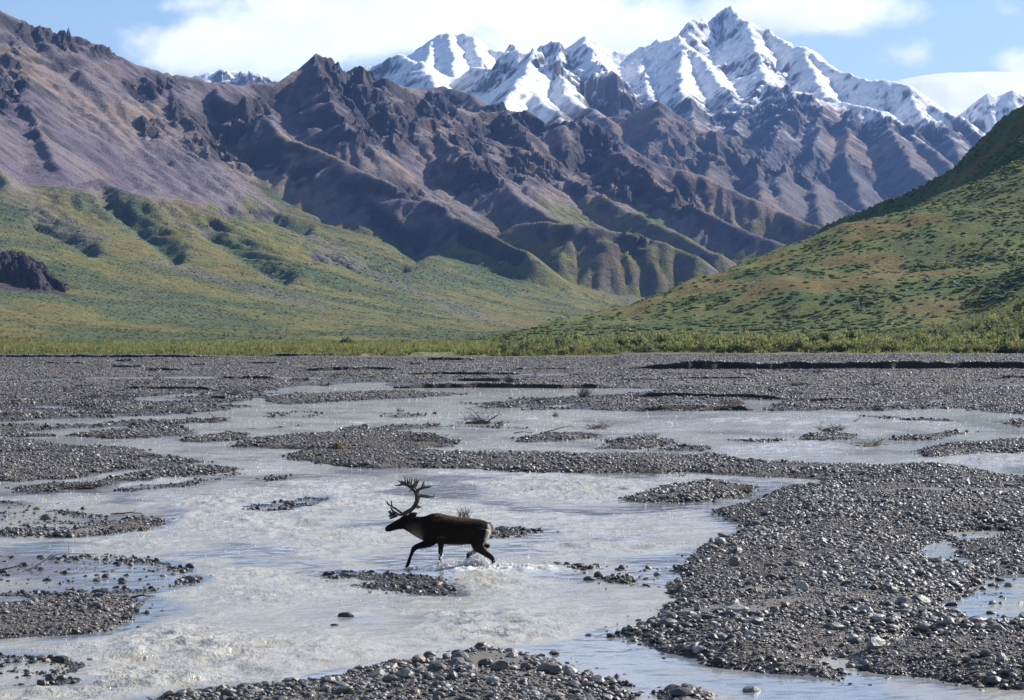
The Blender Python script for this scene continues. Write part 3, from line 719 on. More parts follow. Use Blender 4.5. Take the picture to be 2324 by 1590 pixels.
# (outline, crest height, edge length, roughness of the edge)
BARS = [(FAR, .13, 5., 1.0),
 ([(600, 905), (650, 897), (760, 893), (860, 890), (1000, 891), (1058, 896), (990, 900), (860, 908), (760, 913), (660, 918), (590, 914)], .2, 3, 1),
 ([(400, 905), (480, 895), (560, 888), (620, 885), (600, 900), (540, 915), (470, 918), (420, 912)], .15, 3, 1),
 ([(163, 990), (200, 982), (260, 975), (330, 968), (400, 970), (443, 979), (400, 990), (330, 995), (240, 997)], .28, 1.6, .8),
 ([(-200, 975), (60, 966), (170, 965), (230, 962), (300, 958), (380, 952), (520, 948), (470, 957), (380, 964), (300, 969), (220, 972), (120, 976), (0, 982), (-200, 985)], .09, 2.0, 1.3),
 ([(-200, 989), (0, 988), (110, 990), (0, 993), (-200, 994)], .06, 1.2, 1),
 ([(412, 1002), (450, 993), (520, 985), (560, 985), (567, 992), (530, 1000), (460, 1005)], .16, 1.4, .8),
 ([(553, 975), (600, 970), (692, 965), (690, 968), (610, 975)], .07, 1., 1),
 ([(519, 1013), (545, 1007), (600, 1000), (690, 990), (760, 981), (809, 974), (850, 976), (920, 985), (1000, 990), (1005, 1000), (990, 1016), (940, 1020), (850, 1022), (750, 1025), (640, 1023), (560, 1018)], .34, 1.7, .8),
 ([(620, 1030), (680, 1030), (746, 1029), (920, 1029), (1058, 1033), (1265, 1036), (1420, 1040), (1600, 1042), (1680, 1046), (1760, 1060), (1700, 1078), (1600, 1073), (1490, 1075), (1334, 1073), (1162, 1071), (1106, 1064), (868, 1061), (746, 1053), (660, 1037)], .26, 1.3, .7),
 ([(1520, 1043), (1658, 1043), (1762, 1054), (1866, 1059), (2004, 1066), (2177, 1064), (2324, 1086), (2700, 1110), (2700, 1600), (2324, 1560), (2281, 1562), (2212, 1555), (2060, 1531), (1935, 1510), (1894, 1486), (1824, 1493), (1866, 1517), (1900, 1547), (1866, 1538), (1745, 1528), (1631, 1514),
   (1555, 1490), (1473, 1469), (1421, 1453), (1372, 1448), (1397, 1438), (1438, 1417), (1487, 1393), (1497, 1362), (1494, 1337), (1518, 1317), (1541, 1292), (1565, 1265), (1603, 1244), (1658, 1230), (1703, 1218), (1707, 1203), (1676, 1189), (1641, 1175), (1589, 1164), (1669, 1154), (1714, 1144),
   (1741, 1123), (1804, 1109), (1852, 1092), (1780, 1086), (1700, 1082), (1600, 1074), (1560, 1072), (1500, 1060)], .30, .9, .45),
 ([(1397, 1137), (1438, 1120), (1507, 1106), (1555, 1099), (1634, 1094), (1700, 1102), (1710, 1112), (1676, 1126), (1589, 1140), (1520, 1142), (1421, 1142)], .22, .8, .5),
 ([(-300, 1003), (0, 1003), (70, 1004), (145, 1012), (240, 1015), (311, 1020), (380, 1036), (425, 1051), (360, 1057), (300, 1064), (240, 1075), (194, 1084), (86, 1092), (-300, 1092)], .24, 1.2, .7),
 ([(240, 1090), (300, 1078), (380, 1066), (450, 1060), (495, 1062), (501, 1071), (440, 1078), (360, 1085), (280, 1092)], .12, .8, .8),
 ([(76, 1117), (90, 1105), (140, 1100), (200, 1098), (250, 1094), (240, 1102), (180, 1112), (120, 1119)], .10, .7, .8),
 ([(270, 1114), (330, 1106), (420, 1095), (500, 1087), (480, 1096), (400, 1108), (320, 1117)], .03, .6, 1.),
 ([(567, 1096), (600, 1085), (640, 1080), (660, 1088), (620, 1095)], .08, .5, .8),
 ([(138, 1217), (200, 1205), (260, 1195), (320, 1184), (352, 1182), (345, 1192), (300, 1202), (220, 1212), (160, 1217)], .13, .4, .5),
 ([(-200, 1390), (0, 1382), (35, 1375), (104, 1362), (166, 1358), (242, 1355), (304, 1358), (332, 1362), (325, 1393), (287, 1417), (208, 1438), (104, 1445), (0, 1452), (-200, 1455)], .16, .5, .35),
 ([(850, 1328), (890, 1318), (930, 1314), (975, 1318), (990, 1330), (1020, 1340), (1045, 1352), (1000, 1350), (950, 1341), (900, 1334)], .004, .3, .8),
 ([(1113, 1218), (1125, 1203), (1160, 1198), (1200, 1203), (1215, 1208), (1170, 1213)], .06, .4, .6),
 ([(1369, 1315), (1395, 1306), (1424, 1310), (1440, 1322), (1470, 1330), (1500, 1338), (1490, 1348), (1440, 1335), (1400, 1326)], .06, .3, .6),
 ([(330, 1600), (363, 1590), (398, 1585), (484, 1569), (640, 1559), (709, 1548), (804, 1523), (833, 1519), (954, 1503), (1009, 1493), (1058, 1484), (1137, 1478), (1196, 1483), (1265, 1503), (1300, 1517), (1352, 1535), (1404, 1559), (1438, 1580), (1480, 1640), (1500, 1800), (200, 1800)], .20, .6, .3),
 ([(1505, 1566), (1540, 1562), (1580, 1572), (1610, 1590), (1640, 1640), (1500, 1640)], .10, .3, .4),
 ([(1170, 1000), (1185, 992), (1250, 985), (1330, 985), (1345, 990), (1280, 1000), (1200, 1005)], .14, 1.2, .9),
 ([(1350, 1020), (1400, 1004), (1450, 996), (1500, 998), (1528, 1004), (1500, 1013), (1440, 1020)], .24, 1.2, .7),
 ([(1480, 1022), (1540, 1013), (1620, 1013), (1655, 1020), (1600, 1026), (1540, 1025)], .08, 1., 1.),
 ([(1804, 998), (1830, 988), (1880, 980), (1930, 984), (1955, 990), (1910, 998), (1850, 1001)], .18, 1., .7),
 ([(2035, 998), (2090, 990), (2140, 982), (2229, 980), (2180, 988), (2100, 997)], .10, 1., 1.),
 ([(2063, 1031), (2100, 1020), (2180, 1010), (2260, 1002), (2330, 1003), (2600, 1000), (2600, 1030), (2324, 1028), (2200, 1031), (2120, 1038)], .25, 1.2, .7),
 ([(1952, 945), (2020, 946), (2167, 955), (2160, 958), (2060, 953)], .07, 1.5, 1.), ([(2277, 960), (2324, 955), (2600, 958), (2600, 975), (2324, 974)], .15, 1.5, 1.),
 ([(840, 975), (900, 968), (968, 966), (960, 971), (880, 976)], .07, 1., 1.), ([(-60, 1262), (100, 1266), (250, 1260), (420, 1286), (440, 1320), (330, 1345), (100, 1352), (-60, 1348)], -.035, .6, .5), ([(-60, 1140), (60, 1142), (150, 1160), (230, 1180), (200, 1205), (60, 1215), (-60, 1215)], -.04, .6, .6),
 ([(560, 1156), (640, 1140), (735, 1130), (725, 1144), (620, 1158)], -.03, .4, .6), ([(768, 1304), (805, 1302), (850, 1313), (840, 1319), (785, 1312)], -.03, .3, .5), ([(-60, 1490), (80, 1495), (170, 1510), (150, 1550), (-60, 1560)], -.03, .4, .5),
 ([(600, 938), (760, 934), (740, 946), (620, 950)], -.03, 1.5, 1.), ([(1030, 958), (1160, 960), (1150, 972), (1040, 968)], -.03, 1., 1.), ([(1180, 1112), (1230, 1110), (1235, 1116), (1190, 1118)], .0, .4, .5), ([(1300, 1500), (1400, 1530), (1440, 1560), (1400, 1555), (1320, 1520)], -.03, .4, .5),
 ([(1680, 1000), (1760, 998), (1720, 1006)], -.02, .6, .8), ([(430, 1060), (540, 1075), (500, 1085), (440, 1075)], -.03, .6, .8), ([(850, 935), (960, 940), (900, 948)], -.03, 1.5, 1.),
 ([(1260, 1278), (1310, 1276), (1340, 1290), (1330, 1298), (1280, 1290)], .04, .3, .7),
]
POOLS = [[(190, 857.5), (450, 855.5), (735, 857.5), (735, 862), (450, 862), (190, 861.5)], [(905, 850), (1282, 849), (1290, 854), (905, 855)], [(937, 874), (1000, 868), (1127, 862), (1132, 866), (1040, 871), (960, 877)],
 [(1527, 908.6), (1795, 909), (1770, 913), (1745, 920), (1735, 932), (1690, 931), (1686, 920), (1640, 913.5), (1540, 912.5)], [(2004, 914), (2080, 908), (2153, 909), (2140, 914), (2050, 918)],
 [(2212, 877), (2330, 873), (2600, 874), (2600, 878), (2330, 879)], [(2104, 893), (2177, 892), (2177, 895), (2104, 895.5)], [(-50, 868), (194, 859), (190, 862), (-50, 871)], [(50, 925), (100, 921), (170, 925), (120, 929)], [(150, 930), (200, 934), (140, 938)],
 [(-100, 1036), (60, 1027), (120, 1022), (160, 1018), (150, 1026), (80, 1034), (-100, 1044)], [(290, 1046), (350, 1041), (390, 1040), (330, 1050)],
 [(2108, 1234), (2160, 1230), (2153, 1254), (2198, 1272), (2177, 1289), (2129, 1282), (2108, 1261)], [(2150, 1211), (2230, 1206), (2291, 1207), (2280, 1226), (2180, 1230)],
 [(2700, 1300), (2324, 1304), (2257, 1303), (2212, 1318), (2195, 1337), (2160, 1362), (2122, 1372), (2163, 1393), (2195, 1402), (2240, 1422), (2324, 1410), (2700, 1412)], [(2010, 1456), (2090, 1443), (2085, 1454), (2030, 1462)],
 [(1230, 924), (1300, 918), (1280, 926)], [(1095, 929), (1200, 926), (1195, 930)], [(1640, 1062), (1700, 1058), (1690, 1066)],
 [(950, 993), (985, 997), (930, 1002), (880, 999)]]
# cut banks: u0,v0,u1,v1,height,how far the bench runs back (m)
CUTS = [(1392, 841.5, 2600, 838.5, .80, 60), (263, 823, 305, 823, .45, 20), (331, 844, 425, 844, .35, 18), (270, 887, 495, 888, .30, 9), (495, 863, 630, 862, .3, 12), (680, 844, 910, 842, .45, 16), (965, 820, 1080, 820, .5, 25), (895, 881, 1400, 881, .32, 7),
        (1520, 864, 1730, 864, .3, 9), (1400, 865, 1520, 866, .2, 9), (660, 868, 705, 868, .35, 8), (-100, 813.5, 520, 813, .5, 60), (590, 812, 790, 810, .6, 60), (1440, 903, 1790, 907, .3, 5), (1600, 921, 1690, 918, .25, 4), (1450, 934, 1620, 930, .22, 4),
        (480, 910, 515, 910, .4, 5), (430, 831, 470, 831, .3, 15), (930, 829, 965, 829, .3, 15), (1590, 934, 1700, 933, .2, 5), (1830, 914, 1950, 913, .2, 6), (1950, 812.6, 2500, 812, .6, 50), (1040, 866, 1180, 865, .25, 8), (0, 946, 95, 944, .25, 6), (-60, 917, 60, 916, .2, 8),
        (930, 851, 1180, 850, .2, 10), (250, 836, 330, 836, .3, 12), (1140, 842, 1300, 841, .25, 12), (2250, 864, 2500, 863, .4, 10), (100, 829, 200, 828, .3, 14), (560, 828, 640, 828, .3, 14), (750, 855, 850, 854, .2, 9), (1770, 846, 1900, 847, .15, 10)]

def survey(U, V):
    """ground height, and distance inside/outside the gravel, at picture rows/columns U, V"""
    D = FU*HC/(V-VH); X = (U-1162)/FU*D
    rough = fbm(X/1.3, D/1.3, 4, 601); rough2 = fbm(X/6., D/9., 4, 605); big = fbm(X/14., D/20., 3, 609)
    best = np.full(U.shape, -30.); zz = np.full(U.shape, -.6)
    for P, hmax, L, er in BARS:
        pu = [p[0] for p in P]; pv = [p[1] for p in P]
        dv_ = 14+.10*(max(pv)-min(pv))
        k = (U > min(pu)-120) & (U < max(pu)+120) & (V > min(pv)-dv_) & (V < max(pv)+dv_)
        if not k.any(): continue
        s = sdf_uv(U[k], V[k], P)+er*(.34+.0045*D[k])*(.75*rough[k]+1.3*rough2[k])
        h = np.where(s > 0, hmax*(1-np.exp(-s/L))*(1+.35*big[k]), -.30*(1-np.exp(s/1.2)))
        zz[k] = np.maximum(zz[k], h); best[k] = np.maximum(best[k], s)
    for P in POOLS:
        pu = [p[0] for p in P]; pv = [p[1] for p in P]
        k = (U > min(pu)-220) & (U < max(pu)+220) & (V > min(pv)-50) & (V < max(pv)+50)
        s = -sdf_uv(U[k], V[k], P)-(.15+.003*D[k])*(.6*rough[k]+1.1*rough2[k])
        L = .25+.012*D[k]
        zz[k] = np.where(s > 0, zz[k]*(1-np.exp(-s/L)), np.minimum(zz[k], -.12*(1-np.exp(s/.5)))); best[k] = np.minimum(best[k], s)
    zz = zz+.45*sstep(1385, 1420, U)*sstep(838.5, 837, V)
    zz = zz+np.where(best > 0, .03*rough+.05*rough2*np.clip(best/2, 0, 1), 0)
    return zz, best

vr = np.concatenate([np.arange(806, 960, .55), np.arange(960, 1760, .95)])[::-1]
uc = np.arange(-240, 2570, 2.3)
Ug, Vg = np.meshgrid(uc, vr)
Zg, Sg = survey(Ug, Vg)
Dg = FU*HC/(Vg-VH); Xg = (Ug-1162)/FU*Dg
veg_edge = sstep(811.5, 808.5, Vg+1.6*fbm(Xg/9., Dg/30., 3, 650)+2.2*fbm(Xg/32., Dg/90., 2, 652)+1.5*np.exp(-((Ug-760)/130)**2))
Zg = Zg+.25*veg_edge
wet = sstep(.10, .015, Zg)
g1 = fbm(Xg/2.2, Dg/2.2, 4, 660); g2 = fbm(Xg/11., Dg/14., 4, 664)
col = np.zeros(Zg.shape+(3,))+np.array([.100, .091, .081])
col = mixc(col, (.135, .122, .108), sstep(-.1, .6, g2))
silt = sstep(.35, .6, g2+.35*g1)*sstep(.03, .1, Zg)
col = mixc(col, (.115, .108, .104), silt*.8)
col = mixc(col, (.040, .038, .038), wet*.85)
col = mixc(col, (.12, .105, .042), veg_edge)
col = np.clip(col*(1+.2*g1)[..., None], .01, .6)
flagc = np.stack([silt*(1-wet), wet, veg_edge], -1)
m_bed, t, p, _ = mat('river_gravel')
at = t.new('ShaderNodeVertexColor', layer_name='Col').outputs[0]; fl = t.new('ShaderNodeVertexColor', layer_name='Kind').outputs[0]
sp = t.new('ShaderNodeSeparateColor'); t.l.new(fl, sp.inputs[0])
geo = t.new('ShaderNodeNewGeometry').outputs['Position']
def voro(scale):
    v = t.new('ShaderNodeTexVoronoi'); t.l.new(geo, v.inputs['Vector']); v.inputs['Scale'].default_value = scale; v.inputs['Randomness'].default_value = 1.0
    return v
v1, v2 = voro(9.), voro(26.)
stone = t.math('ADD', t.math('MULTIPLY', t.math('SUBTRACT', .5, v1.outputs['Distance']), 1.0), t.math('MULTIPLY', t.math('SUBTRACT', .5, v2.outputs['Distance']), .45))
s1 = t.new('ShaderNodeSeparateColor'); t.l.new(v1.outputs['Color'], s1.inputs[0])
s2 = t.new('ShaderNodeSeparateColor'); t.l.new(v2.outputs['Color'], s2.inputs[0])
f = t.math('ADD', t.math('MULTIPLY', s1.outputs[0], .75), t.math('MULTIPLY', s2.outputs[1], .45))
f = t.math('ADD', .42, f)
f = t.math('MULTIPLY', f, t.rng(v1.outputs['Distance'], .75, .35, .55, 1.0))
notsilt = t.math('SUBTRACT', 1.0, sp.outputs[0])
f = t.math('ADD', t.math('MULTIPLY', f, notsilt), t.math('MULTIPLY', .95, sp.outputs[0]))
vm = t.new('ShaderNodeVectorMath', operation='SCALE'); t.l.new(at, vm.inputs[0]); t.l.new(f, vm.inputs[3])
tint = t.mix(t.math('MULTIPLY', s1.outputs[2], .22), vm.outputs[0], c4(.17, .12, .085))
t.l.new(tint, p.inputs['Base Color'])
t.l.new(t.math('SUBTRACT', .85, t.math('MULTIPLY', sp.outputs[1], .5)), p.inputs['Roughness'])
p.inputs['Specular IOR Level'].default_value = .35
b = t.new('ShaderNodeBump'); b.inputs['Distance'].default_value = .05; b.inputs['Strength'].default_value = 1.0
t.l.new(t.math('MULTIPLY', stone, notsilt), b.inputs['Height']); t.l.new(b.outputs[0], p.inputs['Normal'])
o = link_mesh('riverbed', np.stack([Xg, Dg, Zg], -1).reshape(-1, 3), grid_faces(*Xg.shape), m_bed, cols={'Col': col.reshape(-1, 3), 'Kind': flagc.reshape(-1, 3)})
prop(o, kind='structure')

# ------------------------------------------------------------------ water
vr = np.concatenate([np.arange(846, 960, .8), np.arange(960, 1760, .85)])[::-1]
uc = np.arange(-240, 2570, 2.1)
Uw, Vw = np.meshgrid(uc, vr); Dw = FU*HC/(Vw-VH); Xw = (Uw-1162)/FU*Dw
bed = bilin(Zg[::-1], (Uw-(-240))/2.3, np.interp(Vw, np.concatenate([np.arange(806, 960, .55), np.arange(960, 1760, .95)]), np.arange(len(Zg))))
depth = np.clip(-bed, 0, .6)
RAPIDS = [(560, 1340, 330, 70, 1.), (430, 1450, 380, 80, .75), (300, 1570, 420, 60, 1.1), (1090, 1440, 260, 40, 1.25), (1120, 1310, 110, 28, 1.0), (650, 1160, 330, 60, .85), (1250, 1120, 300, 50, .8), (350, 1245, 350, 20, .8), (900, 1480, 250, 30, 1.1),
          (1330, 1240, 220, 40, .55), (1800, 960, 500, 22, .8), (1650, 1500, 200, 26, .55), (1200, 950, 330, 14, .6), (2250, 1045, 150, 14, .9), (1000, 1230, 500, 60, .45), (1750, 1010, 150, 20, .6)]
rap = np.zeros(Uw.shape)
for cu, cv, ru, rv, k in RAPIDS:
    rap = np.maximum(rap, k*np.exp(-((Uw-cu)/ru)**2-((Vw-cv)/rv)**2))
patch = fbm(Xw/4.5+.03*Dw, Dw/7., 4, 700)
calm = sstep(.25, -.35, patch)
rap = np.clip(.22+rap*(.75+.9*patch), .04, 1.7)*(1-.75*calm*sstep(1., .4, rap))*sstep(0.005, .12, depth)
cell = np.gradient(Dw, axis=0); cell = np.abs(cell)
def keep(lam): return sstep(1.6, 3.5, lam/np.maximum(cell, 1e-3))
# flow runs across the picture towards the lower left; crests lie across the current
fa = Xw*.93+Dw*.36; fb = Dw*.93-Xw*.36
wv = np.zeros(Uw.shape)
for lam, amp, sd in ((2.2, .055, 711), (.95, .055, 713), (.42, .020, 715), (.2, .010, 717)):
    n_ = fbm(fa/(lam*1.25)+.35*patch, fb/(lam*.8), 2, sd)
    wv = wv+amp*(1-2.2*np.abs(n_))*keep(lam) if lam > .3 else wv+amp*n_*keep(lam)
Zw = rap*wv*.9+.004*fbm(Xw/.5, Dw/.7, 2, 720)
foam = .15*sstep(.6, 1.6, rap+.4*patch)*sstep(.02, .07, Zw/np.maximum(rap, .3))*sstep(-.1, .45, fbm(Xw/.13, Dw/.25, 3, 724))
# wash behind the wading animal
wash = np.exp(-((Uw-1075)/95)**2-((Vw-1294)/9)**2)+.9*np.exp(-((Uw-1200)/110)**2-((Vw-1291)/7)**2)
wash = np.clip(wash, 0, 1)
Zw = Zw+wash*.05*ridged(Xw/.35, Dw/.35, 4, 730)
foam = np.clip(foam+wash*sstep(-.2, .3, fbm(Xw/.22, Dw/.3, 3, 735)), 0, 1)
still = np.clip(sstep(.30, .10, rap)+.9*sstep(.10, .02, depth), 0, 1)*sstep(-.45, .05, fbm(Xw/3.+.02*Dw, Dw/6., 3, 741))*np.where(Dw > 60, np.clip(60/Dw, .3, 1)**1.2, 1)
attr = np.stack([foam, np.clip(rap/1.5, 0, 1)*(1-.8*still), still], -1)
m_wat, t, p, _ = mat('silty_water')
fl = t.new('ShaderNodeVertexColor', layer_name='Col').outputs[0]
sp = t.new('ShaderNodeSeparateColor'); t.l.new(fl, sp.inputs[0])
geo = t.new('ShaderNodeNewGeometry').outputs['Position']
mp = t.mapping(geo, scale=(1.0, .62, 1.0), rot=(0, 0, R(-21)))
w1 = t.noise(mp, 2.2, 3., .6, .6); w2 = t.noise(mp, 7.5, 4., .62, .4); w3 = t.noise(mp, 24., 3., .6, .2)
sil = t.mix(t.rng(t.noise(geo, .35, 3.), .35, .65), c4(.40, .375, .315), c4(.345, .33, .285))
sil = t.mix(sp.outputs[2], sil, c4(.17, .19, .215))  # calm shallows: darker bed showing, with blue sky reflection painted into the base colour
speck = t.rng(t.math('ADD', t.math('MULTIPLY', w2, .6), t.math('MULTIPLY', w3, .55)), .63, .72)  # white specks in the colour, for foam and painted sun sparkle
fm = t.math('ADD', sp.outputs[0], t.math('MULTIPLY', speck, t.math('MULTIPLY', sp.outputs[1], .3)), clamp=True)
t.l.new(t.mix(fm, sil, c4(.74, .74, .72)), p.inputs['Base Color'])
t.l.new(t.math('ADD', .07, t.math('MULTIPLY', fm, .4)), p.inputs['Roughness'])
p.inputs['IOR'].default_value = 1.333
b = t.new('ShaderNodeBump'); b.inputs['Distance'].default_value = .12
t.l.new(t.math('MULTIPLY', t.math('ADD', .25, t.math('MULTIPLY', sp.outputs[1], .6)), t.math('SUBTRACT', 1.0, t.math('MULTIPLY', sp.outputs[2], .8))), b.inputs['Strength'])
t.l.new(t.math('ADD', t.math('ADD', t.math('MULTIPLY', w1, .8), t.math('MULTIPLY', w2, .5)), t.math('MULTIPLY', w3, .22)), b.inputs['Height'])
t.l.new(b.outputs[0], p.inputs['Normal'])
o = link_mesh('river_water', np.stack([Xw, Dw, Zw], -1).reshape(-1, 3), grid_faces(*Xw.shape), m_wat, cols={'Col': attr.reshape(-1, 3)})
prop(o, kind='structure')

# white flecks along the riffles: tossed water, and solid stand-ins for sun glints
OCT = (np.array([(1., 0, 0), (-1, 0, 0), (0, 1, 0), (0, -1, 0), (0, 0, 1), (0, 0, -1)]), np.array([(0, 2, 4), (2, 1, 4), (1, 3, 4), (3, 0, 4), (2, 0, 5), (1, 2, 5), (3, 1, 5), (0, 3, 5)]))
rs = np.random.RandomState(17); n = 240000
fv = rs.uniform(875, 1640, n); fu = rs.uniform(-100, 2430, n); fD = FU*HC/(fv-VH); fx_ = (fu-1162)/FU*fD
ri = np.interp(fv, vr[::-1], np.arange(len(vr))[::-1]); ci = (fu+240)/2.1
r_ = bilin(rap, ci, ri); al_ = fx_*.62+fD*.78; ac_ = fD*.62-fx_*.78; cl = .8*fbm(al_/9., ac_/1.1, 3, 745)+.5*fbm(fx_/.7, fD/1.6, 3, 747)
hw_ = bilin(Zw, ci, ri)/np.maximum(r_, .2)
k = rs.rand(n) < np.clip(r_*.8, 0, .6)*sstep(-.25, .7, cl)*np.where(fD < 60, sstep(.005, .075, hw_)*.75, .8)
fx_, fD, ci, ri = fx_[k], fD[k], ci[k], ri[k]; m = len(fx_); s = fD/FU*rs.uniform(.75, 1.55, m)
V, F, K = scatter([OCT], np.stack([fx_, fD, bilin(Zw, ci, ri)+s*.4], 1), np.stack([s*rs.uniform(.7, 1.7, m), s, s*rs.uniform(.5, 1.1, m)], 1), rs.rand(m)*6.28, rs.randn(m)*.3, rs.randn(m)*.3, np.ones((m, 3)), rs)
m_fleck, t, p, _ = mat('foam_glint_flecks'); p.inputs['Base Color'].default_value = c4(.90, .90, .88); p.inputs['Roughness'].default_value = .3
o = link_mesh('foam_glint_flecks', V, F, m_fleck); prop(o, 'flecks of white water and modelled sun glints along the riffles of the river', 'white water', kind='stuff')

# ------------------------------------------------------------------ stones
m_st, t, p, _ = mat('river_stone')
at = t.new('ShaderNodeVertexColor', layer_name='Col').outputs[0]
geo = t.new('ShaderNodeNewGeometry').outputs['Position']
nn = t.noise(geo, 22., 4., .6)
vm = t.new('ShaderNodeVectorMath', operation='SCALE'); t.l.new(at, vm.inputs[0]); t.l.new(t.rng(nn, .3, .7, .72, 1.3), vm.inputs[3])
t.l.new(vm.outputs[0], p.inputs['Base Color']); p.inputs['Roughness'].default_value = .48; p.inputs['Specular IOR Level'].default_value = .5
b = t.new('ShaderNodeBump'); b.inputs['Distance'].default_value = .02; b.inputs['Strength'].default_value = .6; t.l.new(nn, b.inputs['Height']); t.l.new(b.outputs[0], p.inputs['Normal'])
STONE_PAL = np.array([[.100, .094, .086], [.058, .055, .053], [.155, .146, .132], [.118, .097, .075], [.27, .258, .236], [.145, .085, .054], [.084, .087, .074]])
STONE_P = [.27, .22, .17, .13, .09, .04, .08]
def bed_at(u, v): return bilin(Zg[::-1], (u+240)/2.3, np.interp(v, np.concatenate([np.arange(806, 960, .55), np.arange(960, 1760, .95)]), np.arange(len(Zg))))
rocks1 = [rock_shape(ICO1, 800+i, .3) for i in range(8)]; rocks2 = [rock_shape(ICO2, 820+i, .12) for i in range(10)]

def pebbles(n, v0, v1, smin, smed, smax, sig, bases, seed, zlo, zhi, cover=None):
    rs = np.random.RandomState(seed)
    D0, D1 = FU*HC/(v1-VH), FU*HC/(v0-VH)
    D = np.sqrt(D0*D0+rs.rand(n)*(D1*D1-D0*D0)); U = rs.rand(n)*2560-120; V = VH+FU*HC/D
    zb = bed_at(U, V); k = (zb > zlo) & (zb < zhi) & (rs.rand(n) < np.where(zb < -.015, .10, np.where(zb < .03, .5, 1.)))
    if cover is not None: k &= cover(U, V, zb, rs)
    U, V, D, zb = U[k], V[k], D[k], zb[k]; X = (U-1162)/FU*D; m = len(X)
    clump = fbm(X/3., D/3., 3, 840)
    s = np.clip(smed*np.exp(sig*rs.randn(m)+.6*clump), smin, smax)
    scl = np.stack([s*rs.uniform(.45, .62, m), s*rs.uniform(.33, .5, m), s*rs.uniform(.2, .36, m)], 1)
    c = STONE_PAL[rs.choice(7, m, p=STONE_P)]*rs.uniform(.7, 1.3, m)[:, None]
    c = np.where((zb < .05)[:, None], c*.42, c)            # wet stones are dark
    pos = np.stack([X, D, np.maximum(zb, -.02)+scl[:, 2]*rs.uniform(.15, .7, m)], 1)
    return scatter(bases, pos, scl, rs.rand(m)*6.28, rs.randn(m)*.28, rs.randn(m)*.28, np.clip(c, .01, .6), rs)
vr0 = np.concatenate([np.arange(806, 960, .55), np.arange(960, 1760, .95)])
def not_silt(U, V, z_, r):
    s = bilin(silt[::-1], (U+240)/2.3, np.interp(V, vr0, np.arange(len(vr0)))); return r.rand(len(U)) > s*.92
# ------------------------------------------------------------------ gravel banks: undercut edges of the old channels
def bank(name, u0, v0, u1, v1, h, back, seed):
    n = max(10, int(abs(u1-u0)/1.6)); s = np.linspace(0, 1, n); u = u0+(u1-u0)*s
    vl = v0+(v1-v0)*s; D = FU*HC/(vl-VH); X = (u-1162)/FU*D
    D = D+2.2*fbm(X/7.+seed, X*0+seed*1.7, 4, 900)*min(1, back/8.); X = (u-1162)/FU*D
    taper = sstep(0, .14, s)*sstep(1, .86, s)
    hh_ = h*(.72 if abs(u1-u0) < 1000 else 1.)*taper*(.8+.35*np.clip(.5+fbm(X/6.+seed, X*0+3.1, 4, 905), 0, 1.2))
    rows = []
    for f, b, zf in ((.0, -.06, -.4), (.0, -.05, .0), (.0, .03, .75), (.0, .10, 1.), (.02, .6, .97), (.3, 1., .75), (.65, 1., .32), (1., 1., -.35)):
        Db = D+back*f+b; zr = np.where(zf >= 0, hh_*zf, hh_*zf-.05)+.05*fbm(X/1.3, Db/1.3, 3, 910)*(zf > .1)
        rows.append(np.stack([X*(Db/D), Db, bank_base+zr], -1))
    P = np.stack(rows[::-1], 0)
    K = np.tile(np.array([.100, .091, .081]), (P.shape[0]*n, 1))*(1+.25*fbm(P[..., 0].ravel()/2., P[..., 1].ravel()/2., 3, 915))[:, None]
    Kd = np.zeros_like(K); K.reshape(P.shape)[-3:] *= .2  # front wall rows: shade painted in as a darker colour
    n_ = int(9*abs(u1-u0)*max(1, back/9.)); rs_ = np.random.RandomState(int(seed*10)); a_ = rs_.rand(n_)*(n-1.01); b_ = rs_.rand(n_)**1.5*4.0
    Q = P[::-1]; r_ = 3+b_; ri = r_.astype(int); fr_ = (r_-ri)[:, None]; ai = a_.astype(int)
    EXTRA.append(Q[ri, ai]*(1-fr_)+Q[np.minimum(ri+1, 7), ai]*fr_)
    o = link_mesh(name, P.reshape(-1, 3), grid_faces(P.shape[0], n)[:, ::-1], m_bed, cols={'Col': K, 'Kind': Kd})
    return prop(o, kind='structure')
bank_base = .08
EXTRA = []
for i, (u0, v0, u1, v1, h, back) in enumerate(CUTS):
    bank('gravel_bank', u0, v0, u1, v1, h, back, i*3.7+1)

parts = [pebbles(250000, 1130, 1640, .022, .040, .18, .50, rocks1, 31, -.09, 1., not_silt),
         pebbles(6500, 1130, 1640, .08, .115, .26, .3, rocks2, 32, -.03, 1., not_silt),
         pebbles(170000, 985, 1130, .04, .066, .22, .42, rocks1, 33, -.08, 1.),
         pebbles(90000, 880, 985, .06, .11, .30, .38, rocks1, 34, -.01, 1.),
         pebbles(60000, 813, 880, .08, .15, .32, .35, rocks1, 35, .02, 1.)]
q_ = np.concatenate(EXTRA); rs = np.random.RandomState(5); m = len(q_); s = np.clip(.13*np.exp(.4*rs.randn(m)), .06, .35)*np.clip(q_[:, 1]/190., .6, 1.4)
scl = np.stack([s*.55, s*.42, s*rs.uniform(.2, .36, m)], 1)
parts.append(scatter(rocks1, q_, scl, rs.rand(m)*6.28, rs.randn(m)*.28, rs.randn(m)*.28, STONE_PAL[rs.choice(7, m, p=STONE_P)]*rs.uniform(.7, 1.3, m)[:, None], rs))
V = []; F = []; K = []; off = 0
for a, b_, c in parts:
    V.append(a); F.append(b_+off); K.append(c); off += len(a)
o = link_mesh('gravel', np.concatenate(V), np.concatenate(F), m_st, smooth=False, cols={'Col': np.concatenate(K)})
prop(o, 'grey river gravel and cobbles spread over the bars', 'gravel', kind='stuff')

